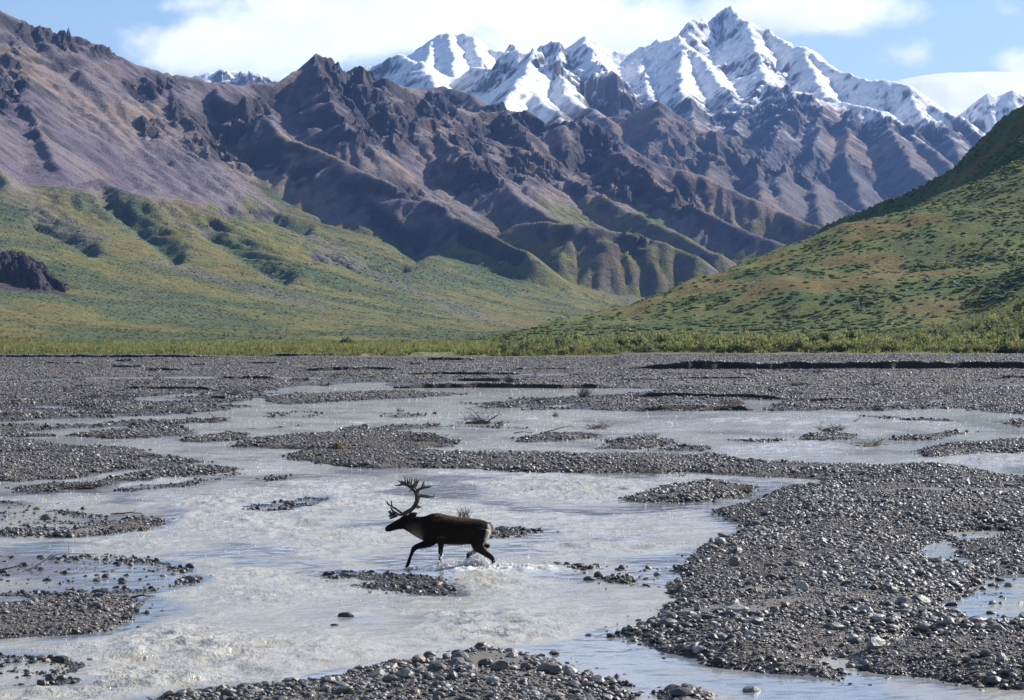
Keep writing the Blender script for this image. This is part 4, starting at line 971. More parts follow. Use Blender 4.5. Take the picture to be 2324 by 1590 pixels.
# ------------------------------------------------------------------ tubes and twigs
def tube(path, rad, sides=6, lat=None, up=(0, 1, 0)):
    """swept tube; rad = in-plane radius, lat = radius along `up`"""
    P = np.asarray(path, float); r = np.asarray(rad, float); l = r if lat is None else np.asarray(lat, float)
    T = np.gradient(P, axis=0); T /= np.linalg.norm(T, axis=1)[:, None]+1e-9
    upv = np.asarray(up, float); A = np.cross(T, upv); bad = np.linalg.norm(A, axis=1) < .15
    A[bad] = np.cross(T[bad], np.array([1., .1, 0.])); A /= np.linalg.norm(A, axis=1)[:, None]
    B = np.cross(A, T)
    th = np.linspace(0, 2*np.pi, sides, endpoint=False)
    V = P[:, None]+A[:, None]*(r[:, None]*np.cos(th))[..., None]+B[:, None]*(l[:, None]*np.sin(th))[..., None]
    n = len(P); V = V.reshape(-1, 3); F = []
    for i in range(n-1):
        for j in range(sides):
            a = i*sides+j; b = i*sides+(j+1) % sides
            F.append((a, b, b+sides, a+sides))
    c0, c1 = len(V), len(V)+1
    V = np.vstack([V, P[:1], P[-1:]])
    for j in range(sides):
        F.append((c0, (j+1) % sides, j, j)); F.append((c1, (n-1)*sides+j, (n-1)*sides+(j+1) % sides, (n-1)*sides+(j+1) % sides))
    return V, F
class MB:
    def __init__(s): s.V = []; s.F = []; s.n = 0
    def add(s, vf):
        V, F = vf
        s.V.append(np.asarray(V)); s.F += [tuple(int(i)+s.n for i in f) for f in F]; s.n += len(V); return s
    def build(s, name, m, parent=None, smooth=True):
        me = bpy.data.meshes.new(name)
        fs = [tuple(dict.fromkeys(f)) for f in s.F]
        me.from_pydata(np.concatenate(s.V).tolist(), [], fs); me.update()
        me.polygons.foreach_set('use_smooth', [smooth]*len(me.polygons)); me.materials.append(m)
        o = bpy.data.objects.new(name, me); C.objects.link(o)
        if parent: o.parent = parent
        return o
def smooth_path(pts, n):
    P = np.asarray(pts, float); t = np.linspace(0, len(P)-1, n); out = []
    for q in t:
        i = min(int(q), len(P)-2); f = q-i
        p0 = P[max(i-1, 0)]; p1 = P[i]; p2 = P[i+1]; p3 = P[min(i+2, len(P)-1)]
        out.append(.5*((2*p1)+(p2-p0)*f+(2*p0-5*p1+4*p2-p3)*f*f+(3*p1-p0-3*p2+p3)*f**3))
    return np.array(out)
def empty(name, loc, label=None, cat=None, group=None):
    o = bpy.data.objects.new(name, None); C.objects.link(o); o.location = loc; o.empty_display_size = .2
    return prop(o, label, cat, group)

def wood_mat(name, c0, c1):
    m, t, p, _ = mat(name); geo = t.new('ShaderNodeTexCoord').outputs['Object']
    n = t.noise(geo, 14., 5., .65); t.l.new(t.mix(t.rng(n, .35, .65), c4(*c0), c4(*c1)), p.inputs['Base Color']); p.inputs['Roughness'].default_value = .8
    return m
m_bark = wood_mat('driftwood_bark', (.045, .034, .026), (.10, .08, .065))
m_pale = wood_mat('bleached_wood', (.32, .29, .25), (.48, .45, .40))
m_rust = wood_mat('red_brown_twigs', (.10, .06, .04), (.16, .11, .08))

def wander(rs, p, d, L, n=7, curl=.35, lift=0.):
    d = np.array(d, float); d /= np.linalg.norm(d); P = [np.array(p, float)]
    for i in range(n-1):
        d = d+curl*rs.randn(3)*.6; d[2] += lift; d /= np.linalg.norm(d); P.append(P[-1]+d*L/(n-1))
    P = np.array(P); P[:, 2] = np.maximum(P[:, 2], .01); return P

def driftwood(name, u, v, width, height, label, seed, kind='brush', m=None, n_twig=34, cat='driftwood', limbs=None, group=None):
    rs = np.random.RandomState(seed)
    X, D, _ = ground_pt(u, v); zb = float(bed_at(np.array([u*1.]), np.array([v*1.]))[0])
    root = empty(name, (X, D, max(zb, -.03)), label, cat, group); m = m or m_bark
    px = D/FU*2.27                                         # size of a render pixel there, so twigs keep a sensible girth
    th = max(.012, .30*px)
    for k in range(limbs if limbs is not None else (3 if kind != 'stick' else 1)):
        s = -1 if k % 2 else 1
        if kind == 'stick': P = wander(rs, (-width*.5, 0, .03), (1, rs.randn()*.2, .25), width*1.1, 9, .28); P[:, 2] = np.minimum(P[:, 2], height)
        else: P = wander(rs, (rs.randn()*width*.12, rs.randn()*.1, height*.1), (s*rs.uniform(.6, 1), rs.randn()*.5, rs.uniform(.05, .5)), width*rs.uniform(.45, .62), 8, .3, -.03)
        P = smooth_path(P, 14)
        mb = MB().add(tube(P, np.linspace(th*1.9, th*.5, 14), 6))
        for q in range(3):
            i = rs.randint(4, 12); mb.add(tube(wander(rs, P[i], rs.randn(3)+np.array([0, 0, .7]), width*.18, 5, .3), np.linspace(th*.8, th*.3, 5), 5))
        mb.build('branch', m, root)
    if kind != 'stick':
        mb = MB()
        for k in range(n_twig):
            a = rs.uniform(0, 6.28); sp_ = rs.rand()**.6
            p = (math.cos(a)*sp_*width*.36, math.sin(a)*sp_*width*.22, rs.uniform(0, height*.45))
            if kind == 'upright': d = (rs.randn()*.45, rs.randn()*.4, 1.2); L = height*rs.uniform(.6, 1.05)
            else: d = (rs.randn(), rs.randn()*.5, rs.uniform(-.1, .55)); L = width*rs.uniform(.2, .42)
            mb.add(tube(wander(rs, p, d, L, 5, .28), np.linspace(th*.75, th*.25, 5), 4))
        mb.build('twigs', m, root, smooth=False)
        w_ = ICO2[0]*np.array([width*.30, width*.18, height*.30])*(1+.5*(rs.rand(len(ICO2[0]), 1)-.5)); w_[:, 2] = np.maximum(w_[:, 2], -.05)
        MB().add((w_, [tuple(f) for f in ICO2[1]])).build('root_mat', m, root, smooth=False)
    return root

DW = [(1088, 962, 2.5, .6, 'broad tangle of dark branches stranded in the middle of the river, limbs reaching left', 'brush', 50, None),
 (1327, 905, 1.1, .62, 'upright tuft of dark twigs on the far gravel bar right of centre', 'upright', 60, None),
 (1226, 914, .8, .26, 'low dark mound of driftwood on the edge of a far gravel bar near centre', 'brush', 40, None),
 (1358, 974, 1.45, .36, 'flat dark heap of branches standing in the water right of the broad tangle', 'brush', 50, None),
 (1155, 871, 1.0, .55, 'shaggy dark bush of twigs beside a thin far channel near centre', 'upright', 40, None),
 (1190, 984, .95, .12, 'thin dark branch lying low in the water left of the small stony bar', 'stick', 0, None),
 (1275, 981, 1.4, .28, 'long crooked branch lying over the small stony bar right of centre', 'stick', 0, None),
 (962, 1012, 1.5, .38, 'dark brush caught on the right end of the big central gravel bar', 'brush', 60, None),
 (1262, 946, .75, .5, 'bleached bare forked stick in the water near the thin brown twigs', 'stick', 0, 'pale'),
 (1261, 946, .5, .26, 'thin spray of brown twigs in midstream beside the bleached stick', 'upright', 22, 'rust'),
 (905, 935, .45, .24, 'small dark tuft of twigs alone in the wide channel left of centre', 'upright', 14, None),
 (986, 969, .7, .2, 'little brown brush scrap in the water left of the broad tangle', 'brush', 20, 'rust'),
 (1884, 978, 1.6, .36, 'dark driftwood heap on a small stony islet in the right channel', 'brush', 50, None),
 (1861, 976, .3, .42, 'pale broken stump standing on the islet with the dark heap', 'upright', 9, 'pale'),
 (1973, 1014, 1.2, .34, 'red-brown brush pile in the water right of the stony islet', 'brush', 55, 'rust'),
 (1945, 958, .4, .3, 'short leaning stick poking from the right channel', 'stick', 0, None),
 (1990, 932, .85, .38, 'dark root with a pale end at the far shore of the right channel', 'brush', 30, None),
 (2082, 919, 1.4, .34, 'sprawling brown brush on the far shore, right part of the picture', 'brush', 44, 'rust'),
 (2250, 927, 1.2, .28, 'dense dark clump of brush on the far shore near the right edge', 'brush', 44, None),
 (1808, 879, 1.8, .4, 'sweeping brush with twigs pointing right on the far right gravel plain', 'brush', 36, None),
 (1984, 881, 2.1, .26, 'long flat line of dark brush on the far right gravel plain', 'brush', 44, None),
 (1747, 892, .8, .3, 'small spiky bush on the gravel left of the sweeping brush', 'upright', 22, None),
 (1815, 900, .9, .26, 'brush scrap with a pale stick beneath the sweeping brush', 'brush', 22, 'rust'),
 (1853, 851, 1.1, .35, 'dark snag lying just in front of the long black cut bank', 'brush', 24, None),
 (1700, 855, .8, .3, 'small dark snag on the gravel left of the cut bank snag', 'brush', 16, None),
 (196, 1110, .88, .24, 'round dark brush pile in the water off the left gravel bar, with a tall twig', 'brush', 60, None),
 (285, 1168, .72, .17, 'dark arched branch lying in the water left of the long narrow bar', 'stick', 0, None),
 (140, 1296, 1.35, .34, 'long pale crooked branch over the stones of the left shallows', 'stick', 0, 'pale'),
 (20, 1294, .35, .26, 'short dark stump leaning at the left edge of the picture', 'stick', 0, None),
 (322, 1358, .4, .1, 'short dark stick by the boulders of the lower left bar', 'stick', 0, None),
 (1054, 1178, .42, .26, 'dark tuft of twigs in the river right behind the back of the caribou', 'upright', 26, None),
 (243, 994, 1.0, .3, 'pale and dark brush on the thin gravel bar at left', 'brush', 36, 'rust'),
 (527, 900, 1.3, .5, 'dark snag leaning beside the far channel left of centre', 'brush', 30, None),
 (192, 884, 1.5, .4, 'dark wide snag on the far left gravel plain', 'brush', 28, None), (214, 905, .9, .4, 'dark tufted bush below the wide snag on the far left gravel', 'upright', 26, None),
 (361, 866, 1.2, .5, 'leaning brown snag on the far left gravel plain', 'upright', 22, 'rust'), (427, 874, 1.1, .25, 'low brown brush right of the leaning snag', 'brush', 24, 'rust'),
 (323, 878, 1.3, .22, 'flat brown brush left of the leaning snag', 'brush', 24, 'rust'), (149, 895, .8, .3, 'small dark bush on the left gravel near the wide snag', 'upright', 20, None),
 (282, 911, .6, .3, 'reddish tuft at the tip of the far left channel', 'upright', 16, 'rust'), (31, 922, 1.0, .22, 'dark low brush at the far left edge', 'brush', 24, None), (172, 861, 1.6, .35, 'thin brown brush by the streak of water, far left', 'upright', 26, 'rust'),
 (484, 955, 1.2, .22, 'pale scraps of brush along the left channel', 'brush', 26, 'rust'), (737, 876, 1.3, .3, 'brown snag at the head of the far channel', 'brush', 24, 'rust'),
 (1691, 1121, .42, .24, 'rotten brown stump on the tip of the small right bar', 'upright', 26, 'rust'), (2146, 1294, .5, .18, 'brown forked branch beside the clear pool at right', 'brush', 10, 'rust'),
 (1478, 998, 1.0, .16, 'dark brush on the crest of the low bar right of centre', 'brush', 30, None), (1490, 1080, .48, .07, 'thin bare stick at the edge of the long bar', 'stick', 0, None),
 (1537, 1083, .5, .1, 'dark scrap of wood at the edge of the long bar beside the thin stick', 'brush', 10, None), (2150, 893, 1.0, .3, 'red-brown tuft on the far right gravel', 'upright', 24, 'rust')]
for i, (u, v, wd, ht, lab, kd, nt, mm) in enumerate(DW):
    driftwood({'stick': 'driftwood_branch', 'upright': 'twig_tuft', 'brush': 'driftwood_pile'}[kd], u, v, wd, ht, lab, 1000+i, kd, {'pale': m_pale, 'rust': m_rust, None: m_bark}[mm], nt)
# tall twig of the left brush pile
# moss clumps
m_moss, t, p, _ = mat('moss'); tcg = t.new('ShaderNodeTexCoord').outputs['Object']
t.l.new(t.mix(t.rng(t.noise(tcg, 9., 4.), .4, .65), c4(.06, .05, .02), c4(.20, .15, .03)), p.inputs['Base Color']); p.inputs['Roughness'].default_value = 1
for (u, v, w_, h_, lab) in [(767, 1022, .42, .22, 'yellow-green moss clump on the big central gravel bar'), (83, 1157, .18, .06, 'flat green moss tuft beside a pink stone in the left shallows')]:
    rs = np.random.RandomState(int(u)); X, D, _ = ground_pt(u, v); zb = max(0, float(bed_at(np.array([u*1.]), np.array([v*1.]))[0]))
    b = ICO3[0]*np.array([w_*.5, w_*.35, h_])*(1+.25*(rs.rand(len(ICO3[0]), 1)-.5)); b[:, 2] = np.maximum(b[:, 2], -.03)
    o = MB().add((b, [tuple(f) for f in ICO3[1]])).build('moss_clump', m_moss, None, False); o.location = (X, D, zb); prop(o, lab, 'moss')

# ------------------------------------------------------------------ single stones one can point at
stone_mesh = {}
for ci in range(7):
    for k in range(5):
        v_, f_ = rock_shape(ICO2, 860+ci*5+k, .12)
        for wetk in (0, 1):
            me = bpy.data.meshes.new('stone'); me.from_pydata(v_.tolist(), [], f_.tolist()); me.update(); me.materials.append(m_st)
            a = me.color_attributes.new('Col', 'FLOAT_COLOR', 'POINT'); cc = STONE_PAL[ci]*(.4 if wetk else 1.1)
            a.data.foreach_set('color', np.tile(np.append(cc, 1), len(v_)).astype(np.float32)); stone_mesh[ci, k, wetk] = me
CN = ['grey', 'dark grey', 'light grey', 'brownish grey', 'whitish', 'rust-brown', 'greenish grey']
ZONES = [('left', 'standing in the shallow water at left', 215, 1303, 205, 46, 72, .05, .20, 1), ('upper left', 'standing in the river at the upper left shallows', 105, 1178, 115, 36, 26, .05, .16, 1),
 ('bar', 'around the small stony bar below the caribou', 915, 1332, 130, 24, 30, .04, .12, 1), ('arc', 'in the water on the spit right of the caribou', 1395, 1312, 110, 32, 34, .06, .20, 1),
 ('low left', 'in the water at the lower left corner', 75, 1528, 90, 34, 22, .06, .20, 1), ('low right', 'at the water edge at bottom right of centre', 1560, 1577, 60, 14, 14, .08, .26, 0),
 ('pool', 'standing in the right-hand pool', 2225, 1365, 110, 52, 30, .06, .22, 1), ('inlet', 'in the little inlet at lower right', 1915, 1512, 70, 26, 14, .05, .17, 1),
 ('front', 'on the front gravel bar', 1090, 1545, 330, 42, 26, .16, .30, 0), ('main', 'on the broad right gravel bar', 1880, 1350, 330, 150, 26, .18, .36, 0)]
n_st = 0
for zn, where, cu, cv, ru, rv, cnt, s0, s1, wetk in ZONES:
    rs = np.random.RandomState(int(cu)); got = 0
    while got < cnt:
        a, b = rs.uniform(-1, 1, 2)
        if a*a+b*b > 1: continue
        u, v = cu+a*ru, cv+b*rv; u = max(u, 3.)
        X, D, _ = ground_pt(u, v); zb = float(bed_at(np.array([u]), np.array([v]))[0])
        if not wetk and zb < .02 and zn != 'low right': continue
        s = s0+(s1-s0)*rs.rand()**2.2; ci = rs.choice(7, p=[.26, .24, .16, .13, .08, .06, .07]); wk = 1 if (wetk and rs.rand() < .75) else 0
        o = bpy.data.objects.new('stone', stone_mesh[ci, rs.randint(5), wk]); C.objects.link(o)
        flat = rs.uniform(.22, .45); o.scale = (s*rs.uniform(.45, .7), s*rs.uniform(.35, .5), s*flat)
        o.location = (X, D, max(zb, -.012)+s*flat*rs.uniform(.15, .6)); o.rotation_euler = (rs.randn()*.2, rs.randn()*.2, rs.uniform(0, 6.28))
        big = 'large' if s > s0+(s1-s0)*.55 else 'small' if s < s0+(s1-s0)*.2 else 'medium'
        prop(o, f"{big} {'wet' if wk else 'dry'} {CN[ci]} {'flat' if flat < .33 else 'rounded'} stone {where}".replace('medium ', '').replace('brownish grey', 'brownish').replace('rust-brown', 'rusty'), 'stone', f"{'wet' if wk else 'dry'} stones {where}")
        got += 1; n_st += 1
for (u, v, sx, sy, sz_, ci, wk, lab) in [(786, 1402, .23, .10, .10, 1, 1, 'black wedge-shaped boulder alone in midstream below and left of the caribou'), (760, 1421, .12, .07, .045, 1, 1, 'flat black stone just left of the wedge-shaped boulder'),
  (431, 1290, .16, .1, .11, 1, 1, 'black upright boulder at the right end of the left shallows'), (230, 1355, .30, .15, .12, 1, 0, 'dark angular boulder at the back of the lower left bar'), (140, 1503, .24, .13, .09, 1, 1, 'long black flat rock in the water at lower left'),
  (975, 1494, .15, .11, .12, 1, 0, 'dark pointed rock on the crest of the front bar'), (1041, 1505, .18, .12, .10, 1, 0, 'second dark rock behind the pebbles on the front bar crest'), (1100, 1481, .20, .14, .09, 4, 0, 'pale pinkish rounded rock on the crest of the front bar'), (1160, 1487, .17, .12, .08, 3, 0, 'tan rounded rock at the water edge of the front bar'),
  (661, 1559, .22, .12, .08, 2, 0, 'light grey slab at the left water edge of the front bar'), (1707, 1570, .20, .13, .09, 2, 0, 'pale round stone alone in the channel at bottom right'), (1803, 1310, .36, .13, .10, 6, 0, 'flat green-grey slab in the middle of the right bar'), (2088, 1384, .34, .16, .13, 6, 0, 'big smooth grey boulder beside the right-hand pool'),
  (2022, 1368, .2, .15, .14, 6, 0, 'tall grey rounded boulder left of the big smooth one'), (1560, 1420, .36, .13, .07, 2, 0, 'long pale slab at the left edge of the right bar'), (1516, 1443, .28, .17, .12, 6, 0, 'brownish domed boulder near the left tip of the right bar'), (1316, 1290, .2, .1, .06, 1, 1, 'dark flat stone at the start of the spit right of the caribou'),
  (1352, 1284, .11, .08, .06, 1, 1, 'small black stone on the spit right of the caribou'), (62, 1160, .13, .09, .06, 5, 0, 'pink flat stone beside the green moss in the left shallows'), (155, 1160, .1, .08, .08, 4, 0, 'white round stone in the upper left shallows'), (1748, 1310, .2, .1, .07, 2, 0, 'blue-grey shining stone on the right bar')]:
    X, D, _ = ground_pt(u, v); zb = max(-.01, float(bed_at(np.array([u*1.]), np.array([v*1.]))[0]))
    o = bpy.data.objects.new('boulder', stone_mesh[ci, int(u) % 5, wk]); C.objects.link(o); o.scale = (sx*.62, sy*.62, sz_*.7); o.location = (X, D, zb+sz_*.25); o.rotation_euler = (.1, .1, .25*math.sin(u)); prop(o, lab, 'boulder')

# ------------------------------------------------------------------ willows and grass along the far bank
rs = np.random.RandomState(77)
def ground1(x, y):
    a = bilin(Z1, (x-gx1[0])/CELL, (y-gy1[0])/CELL)
    k = (x > X3[0, 0]) & (y > Y3[0, 0]) & (x < X3[0, -1]) & (y < Y3[-1, 0])
    return np.where(k, np.maximum(a, bilin(Z3, (x-X3[0, 0])/CH, (y-Y3[0, 0])/CH)), a)
def meadow(n, y0, y1, u0, u1, s0, s1, bases, pal, seed, hfac, dens=None):
    rs = np.random.RandomState(seed)
    y = y0+(y1-y0)*rs.rand(n)**1.6; u = u0+(u1-u0)*rs.rand(n); x = (u-1162)/FU*y
    k = (np.ones(n, bool) if dens is None else rs.rand(n) < dens(u, y, x)) & (y > 381+24*fbm(x/16., x*0+2.2, 4, 971))
    x, y, u = x[k], y[k], u[k]; m = len(x)
    s = rs.uniform(s0, s1, m)*(1+.5*np.clip(fbm(x/25., y/25., 3, seed), -.5, .9))
    scl = np.stack([s, s, s*hfac*rs.uniform(.8, 1.25, m)], 1)
    cc = np.asarray(pal)[rs.randint(0, len(pal), m)]*rs.uniform(.75, 1.25, m)[:, None]
    return scatter(bases, np.stack([x, y, ground1(x, y)-.1], 1), scl, rs.rand(m)*6.28, rs.randn(m)*.1, rs.randn(m)*.1, cc, rs)
tuft = []
for i in range(6):
    r2 = np.random.RandomState(950+i); V = []; F = []
    for k in range(16):
        a = r2.uniform(0, 6.28); rr = r2.rand()*.5; b = np.array([math.cos(a)*rr, math.sin(a)*rr, 0]); tip = b*1.7+np.array([r2.randn()*.15, r2.randn()*.15, r2.uniform(.6, 1.1)])
        w_ = np.array([math.cos(a+1.3), math.sin(a+1.3), 0])*r2.uniform(.06, .14); k0 = len(V); V += [b-w_, b+w_, tip+w_*.4, tip-w_*.4]; F += [[k0, k0+1, k0+2, k0+3]]
    tuft.append((np.array(V), np.array(F)))
willow_far = [bush_shape(960+i, 100, .19, .35, .45) for i in range(7)]
GR = [[.22, .235, .070], [.18, .21, .065], [.25, .245, .085], [.16, .195, .062], [.24, .19, .068], [.2, .22, .07]]
WL = [[.175, .20, .068], [.21, .225, .075], [.15, .175, .068], [.235, .23, .08], [.165, .165, .085]]
V, F, K = meadow(40000, 366, 640, -120, 2450, .35, .8, tuft, GR, 41, 1.2)
o = link_mesh('meadow_grass', V, F, m_leaf, smooth=False, cols={'Col': K}); prop(o, 'yellow-green grass and low herbs between gravel and slopes', 'grass', kind='stuff')
V, F, K = meadow(15000, 390, 620, 1000, 2480, .8, 1.55, willow_far, WL, 43, 1.3, lambda u, y, x: sstep(1050, 1700, u)*(.35+.65*sstep(-.3, .3, fbm(x/30., y/40., 3, 977))))
V2, F2, K2 = meadow(6000, 385, 900, -120, 1300, .35, .8, willow_far, WL, 45, .9, lambda u, y, x: .15+.85*sstep(-.2, .4, fbm(x/30., y/40., 3, 979)))
o = link_mesh('willow_scrub', np.concatenate([V, V2]), np.concatenate([F, F2+len(V)]), m_leaf, smooth=False, cols={'Col': np.concatenate([K, K2])}); prop(o, 'mass of green willow scrub along the foot of the right hill', 'shrubs', kind='stuff')
# individual willows at the front of the thicket
def willow_proto(seed, colr):
    root = empty('willow_shrub', (0, 0, 0)); rs_ = np.random.RandomState(seed)
    fv, ff = bush_shape(seed, 190, .20, .8, .45); fv = fv*np.array([1., 1., 1.15])+np.array([0, 0, .12])
    link_mesh('foliage', fv, ff, m_leaf, root, False, {'Col': np.repeat(leaf_cols(colr, 190, rs_, .35), 4, 0)})
    mb = MB()
    for k in range(9):
        a = rs_.uniform(0, 6.28); mb.add(tube(wander(rs_, (.08*math.cos(a), .08*math.sin(a), 0), (math.cos(a)*.6, math.sin(a)*.6, 1), .95, 5, .15), np.linspace(.03, .01, 5), 5))
    mb.build('stems', m_bark, root); return root
protos = [(willow_proto(990+i, c), n_) for i, (c, n_) in enumerate([((.17, .18, .055), 'yellow-green'), ((.10, .12, .05), 'dark olive'), ((.135, .15, .075), 'grey-green'), ((.13, .165, .048), 'bright green'), ((.09, .088, .06), 'brownish grey-green')])]
used = set()
def put_willow(pi, x, y, s, h, label, group=None):
    root, nm = protos[pi]
    if pi not in used: r_ = root; used.add(pi)
    else:
        r_ = root.copy(); C.objects.link(r_)
        for ch in root.children:
            c_ = ch.copy(); C.objects.link(c_); c_.parent = r_
    r_.location = (x, y, float(ground1(np.array([x]), np.array([y]))[0])-.05); r_.scale = (s, s, h); r_.rotation_euler = (0, 0, random.uniform(0, 6.28))
    prop(r_, label, 'shrub', group)
for i in range(105):
    pi = i % 5; u = 1230+1120*rs.rand()**.75; y = 396+150*rs.rand()**1.4; x = (u-1162)/FU*y; h = rs.uniform(1.2, 2.3)*(.75+.5*(u-1200)/1100)
    put_willow(pi, x, y, h*rs.uniform(.7, 1.), h, f'{protos[pi][1]} willow shrub in the thicket behind the right gravel terrace', f'{protos[pi][1]} willows of the right thicket')
for (pi, u, v, y, s, h, lab) in [(2, 785, 781, 500, 1.7, 1.5, 'lone round grey-green bush in the grass strip left of centre'), (4, 1141, 776, 520, 1.6, 1.6, 'small dark bush left of the pair on the grass near centre'), (4, 1189, 778, 505, 2.4, 1.8, 'wide brownish bush in the grass near the foot of the right hill'),
                                (1, 217, 783, 560, 1.3, .8, 'low dark bush at the back of the grass strip on the left')]:
    put_willow(pi, (u-1162)/FU*y, y, s, h, lab)

# ------------------------------------------------------------------ the caribou
def ZC(zx, zy, y=0.): return ((zx-1000)/722., y, (1400-zy)/722.)
CAR = ground_pt(1739.3/1.74139, 2245/1.74139)
car = empty('caribou', CAR, 'dark bull caribou with tall antlers wading left through the shallow river', 'caribou')
def loft(secs, n=22, pw=2.3):
    V = []; F = []
    for (zx, zt, zb, wd) in secs:
        x = (zx-1000)/722.; zc = (1400-(zt+zb)/2)/722.; rz = (zb-zt)/2/722.
        for k in range(n):
            a = 2*math.pi*k/n; c_, s_ = math.cos(a), math.sin(a)
            V.append((x, wd*math.copysign(abs(c_)**(2/pw), c_)*(1-.18*max(0, s_)), zc+rz*math.copysign(abs(s_)**(2/pw), s_)))
    m_ = len(secs)
    for i in range(m_-1):
        for k in range(n):
            a = i*n+k; b = i*n+(k+1) % n; F.append((a, b, b+n, a+n))
    F.append(tuple(range(n))[::-1]); F.append(tuple(range((m_-1)*n, m_*n)))
    return np.array(V), F
def limb(pts, sides=14):
    """(zx, zy, y, r in m, lateral r)"""
    P = smooth_path([ZC(p[0], p[1], p[2]) for p in pts], len(pts)*5); t_ = np.linspace(0, len(pts)-1, len(P))
    r_ = np.interp(t_, range(len(pts)), [p[3] for p in pts]); l_ = np.interp(t_, range(len(pts)), [p[4] for p in pts])
    return tube(P, r_, sides, l_)
mb = MB()
mb.add(loft([(470, 700, 860, .07), (530, 688, 886, .085), (600, 690, 932, .095), (680, 697, 985, .115), (750, 700, 1020, .14), (820, 686, 1040, .175), (880, 660, 1052, .20), (940, 650, 1062, .215), (1000, 655, 1072, .225), (1100, 680, 1084, .24), (1200, 698, 1090, .25), (1300, 713, 1088, .245),
             (1400, 722, 1080, .225), (1480, 731, 1075, .205), (1560, 742, 1068, .19), (1620, 760, 1050, .165), (1665, 785, 1010, .13), (1692, 815, 950, .085), (1702, 850, 910, .04)]))
mb.add(loft([(250, 852, 888, .022), (262, 834, 904, .045), (285, 818, 910, .055), (330, 792, 902, .058), (390, 757, 884, .068), (450, 722, 874, .082), (500, 692, 872, .088), (550, 676, 880, .088), (600, 690, 900, .075), (640, 720, 900, .04)]))
for y in (-.105, .105): mb.add(limb([(560, 700, y*.7, .03, .02), (600, 680, y*1.3, .045, .02), (650, 672, y*1.9, .04, .018), (690, 678, y*2.2, .008, .006)], 10))   # ears
# near fore leg, reaching forward
mb.add(limb([(930, 900, -.13, .17, .075), (880, 1010, -.14, .125, .075), (800, 1065, -.14, .078, .055), (715, 1092, -.14, .058, .045), (650, 1125, -.14, .052, .042), (622, 1180, -.14, .036, .032), (596, 1250, -.14, .030, .026), (575, 1310, -.14, .036, .03), (562, 1350, -.14, .034, .03), (550, 1395, -.14, .044, .042), (545, 1425, -.14, .035, .04)]))
# far fore leg, upright
mb.add(limb([(1010, 940, .12, .14, .07), (1010, 1050, .13, .078, .06), (1010, 1110, .13, .056, .045), (1004, 1190, .13, .046, .038), (1000, 1260, .13, .034, .028), (992, 1330, .13, .033, .028), (985, 1390, .13, .036, .033), (980, 1450, .13, .044, .042)]))
# near hind leg, pushing back
mb.add(limb([(1560, 860, -.11, .18, .09), (1530, 980, -.13, .175, .095), (1520, 1070, -.135, .135, .085), (1555, 1135, -.135, .088, .06), (1630, 1200, -.135, .060, .045), (1695, 1245, -.135, .052, .036), (1725, 1290, -.135, .036, .03), (1722, 1350, -.135, .032, .028), (1712, 1400, -.135, .038, .034), (1700, 1450, -.135, .045, .042)]))
# far hind leg, lifted
mb.add(limb([(1540, 900, .11, .15, .08), (1530, 1010, .13, .12, .07), (1570, 1070, .13, .078, .05), (1640, 1100, .13, .042, .032), (1655, 1112, .13, .040, .030), (1590, 1140, .13, .036, .03), (1500, 1175, .13, .034, .03), (1430, 1205, .13, .040, .032), (1395, 1220, .13, .040, .034), (1376, 1255, .13, .034, .034), (1372, 1290, .13, .02, .03)]))
mb.add(limb([(1665, 800, 0, .035, .05), (1700, 815, 0, .04, .045), (1722, 850, 0, .036, .04), (1722, 890, 0, .022, .026), (1715, 910, 0, .008, .01)], 12))     # tail
raw = mb.build('body_raw', m_bark)
def remeshed(o, vox, smooth_it=4, fac=.5):
    md = o.modifiers.new('r', 'REMESH'); md.mode = 'VOXEL'; md.voxel_size = vox
    s_ = o.modifiers.new('s', 'SMOOTH'); s_.iterations = smooth_it; s_.factor = fac
    dg = bpy.context.evaluated_depsgraph_get(); dg.update()
    me = bpy.data.meshes.new_from_object(o.evaluated_get(dg)); old = o.data
    bpy.data.objects.remove(o); bpy.data.meshes.remove(old); return me
me = remeshed(raw, .0125, 6)
n = len(me.vertices); co = np.zeros(n*3, np.float32); me.vertices.foreach_get('co', co); co = co.reshape(-1, 3)
no = np.zeros(n*3, np.float32); me.vertices.foreach_get('normal', no); no = no.reshape(-1, 3)
zx = co[:, 0]*722+1000; zy = 1400-co[:, 2]*722
furn = fbm(co[:, 0]*22, co[:, 2]*22+co[:, 1]*15, 3, 1200)
co += no*(.006*fbm(co[:, 0]*60, co[:, 2]*45+co[:, 1]*40, 2, 1210))[:, None]
# throat mane hangs shaggy
me.vertices.foreach_set('co', co.ravel())
cc = np.tile(np.array([.013, .009, .007]), (n, 1))
cc = mixc(cc, (.12, .062, .036), sstep(790, 690, zy)*sstep(850, 950, zx)*.8*sstep(-.4, .4, furn+.2))  # sunlit rim of the back painted in as lighter brown
mane = sstep(510, 620, zx+35*furn)*sstep(800, 690, zx+35*furn)*sstep(730, 900, zy+30*furn)*sstep(1050, 1030, zy)
cc = mixc(cc, (.30, .23, .165), mane*(.25+.75*sstep(860, 1000, zy)))
cc = mixc(cc, (.30, .24, .18), sstep(1066, 1082, zy)*sstep(1030, 1080, zx)*sstep(1420, 1370, zx)*sstep(1110, 1095, zy))
cc = mixc(cc, (.10, .07, .045), np.exp(-((zx-1020)/60)**2-((zy-970)/10)**2)*.8)
rump = sstep(1630, 1668, zx+12*furn+.25*np.maximum(0, zy-850))*sstep(785, 805, zy)*sstep(1110, 1040, zy)
tailm = sstep(1682, 1695, zx)*sstep(920, 900, zy)*sstep(780, 800, zy)
cc = mixc(cc, (.50, .45, .39), np.clip(rump+tailm, 0, 1))
cc = mixc(cc, (.018, .014, .012), sstep(1090, 1120, zy)*.8)
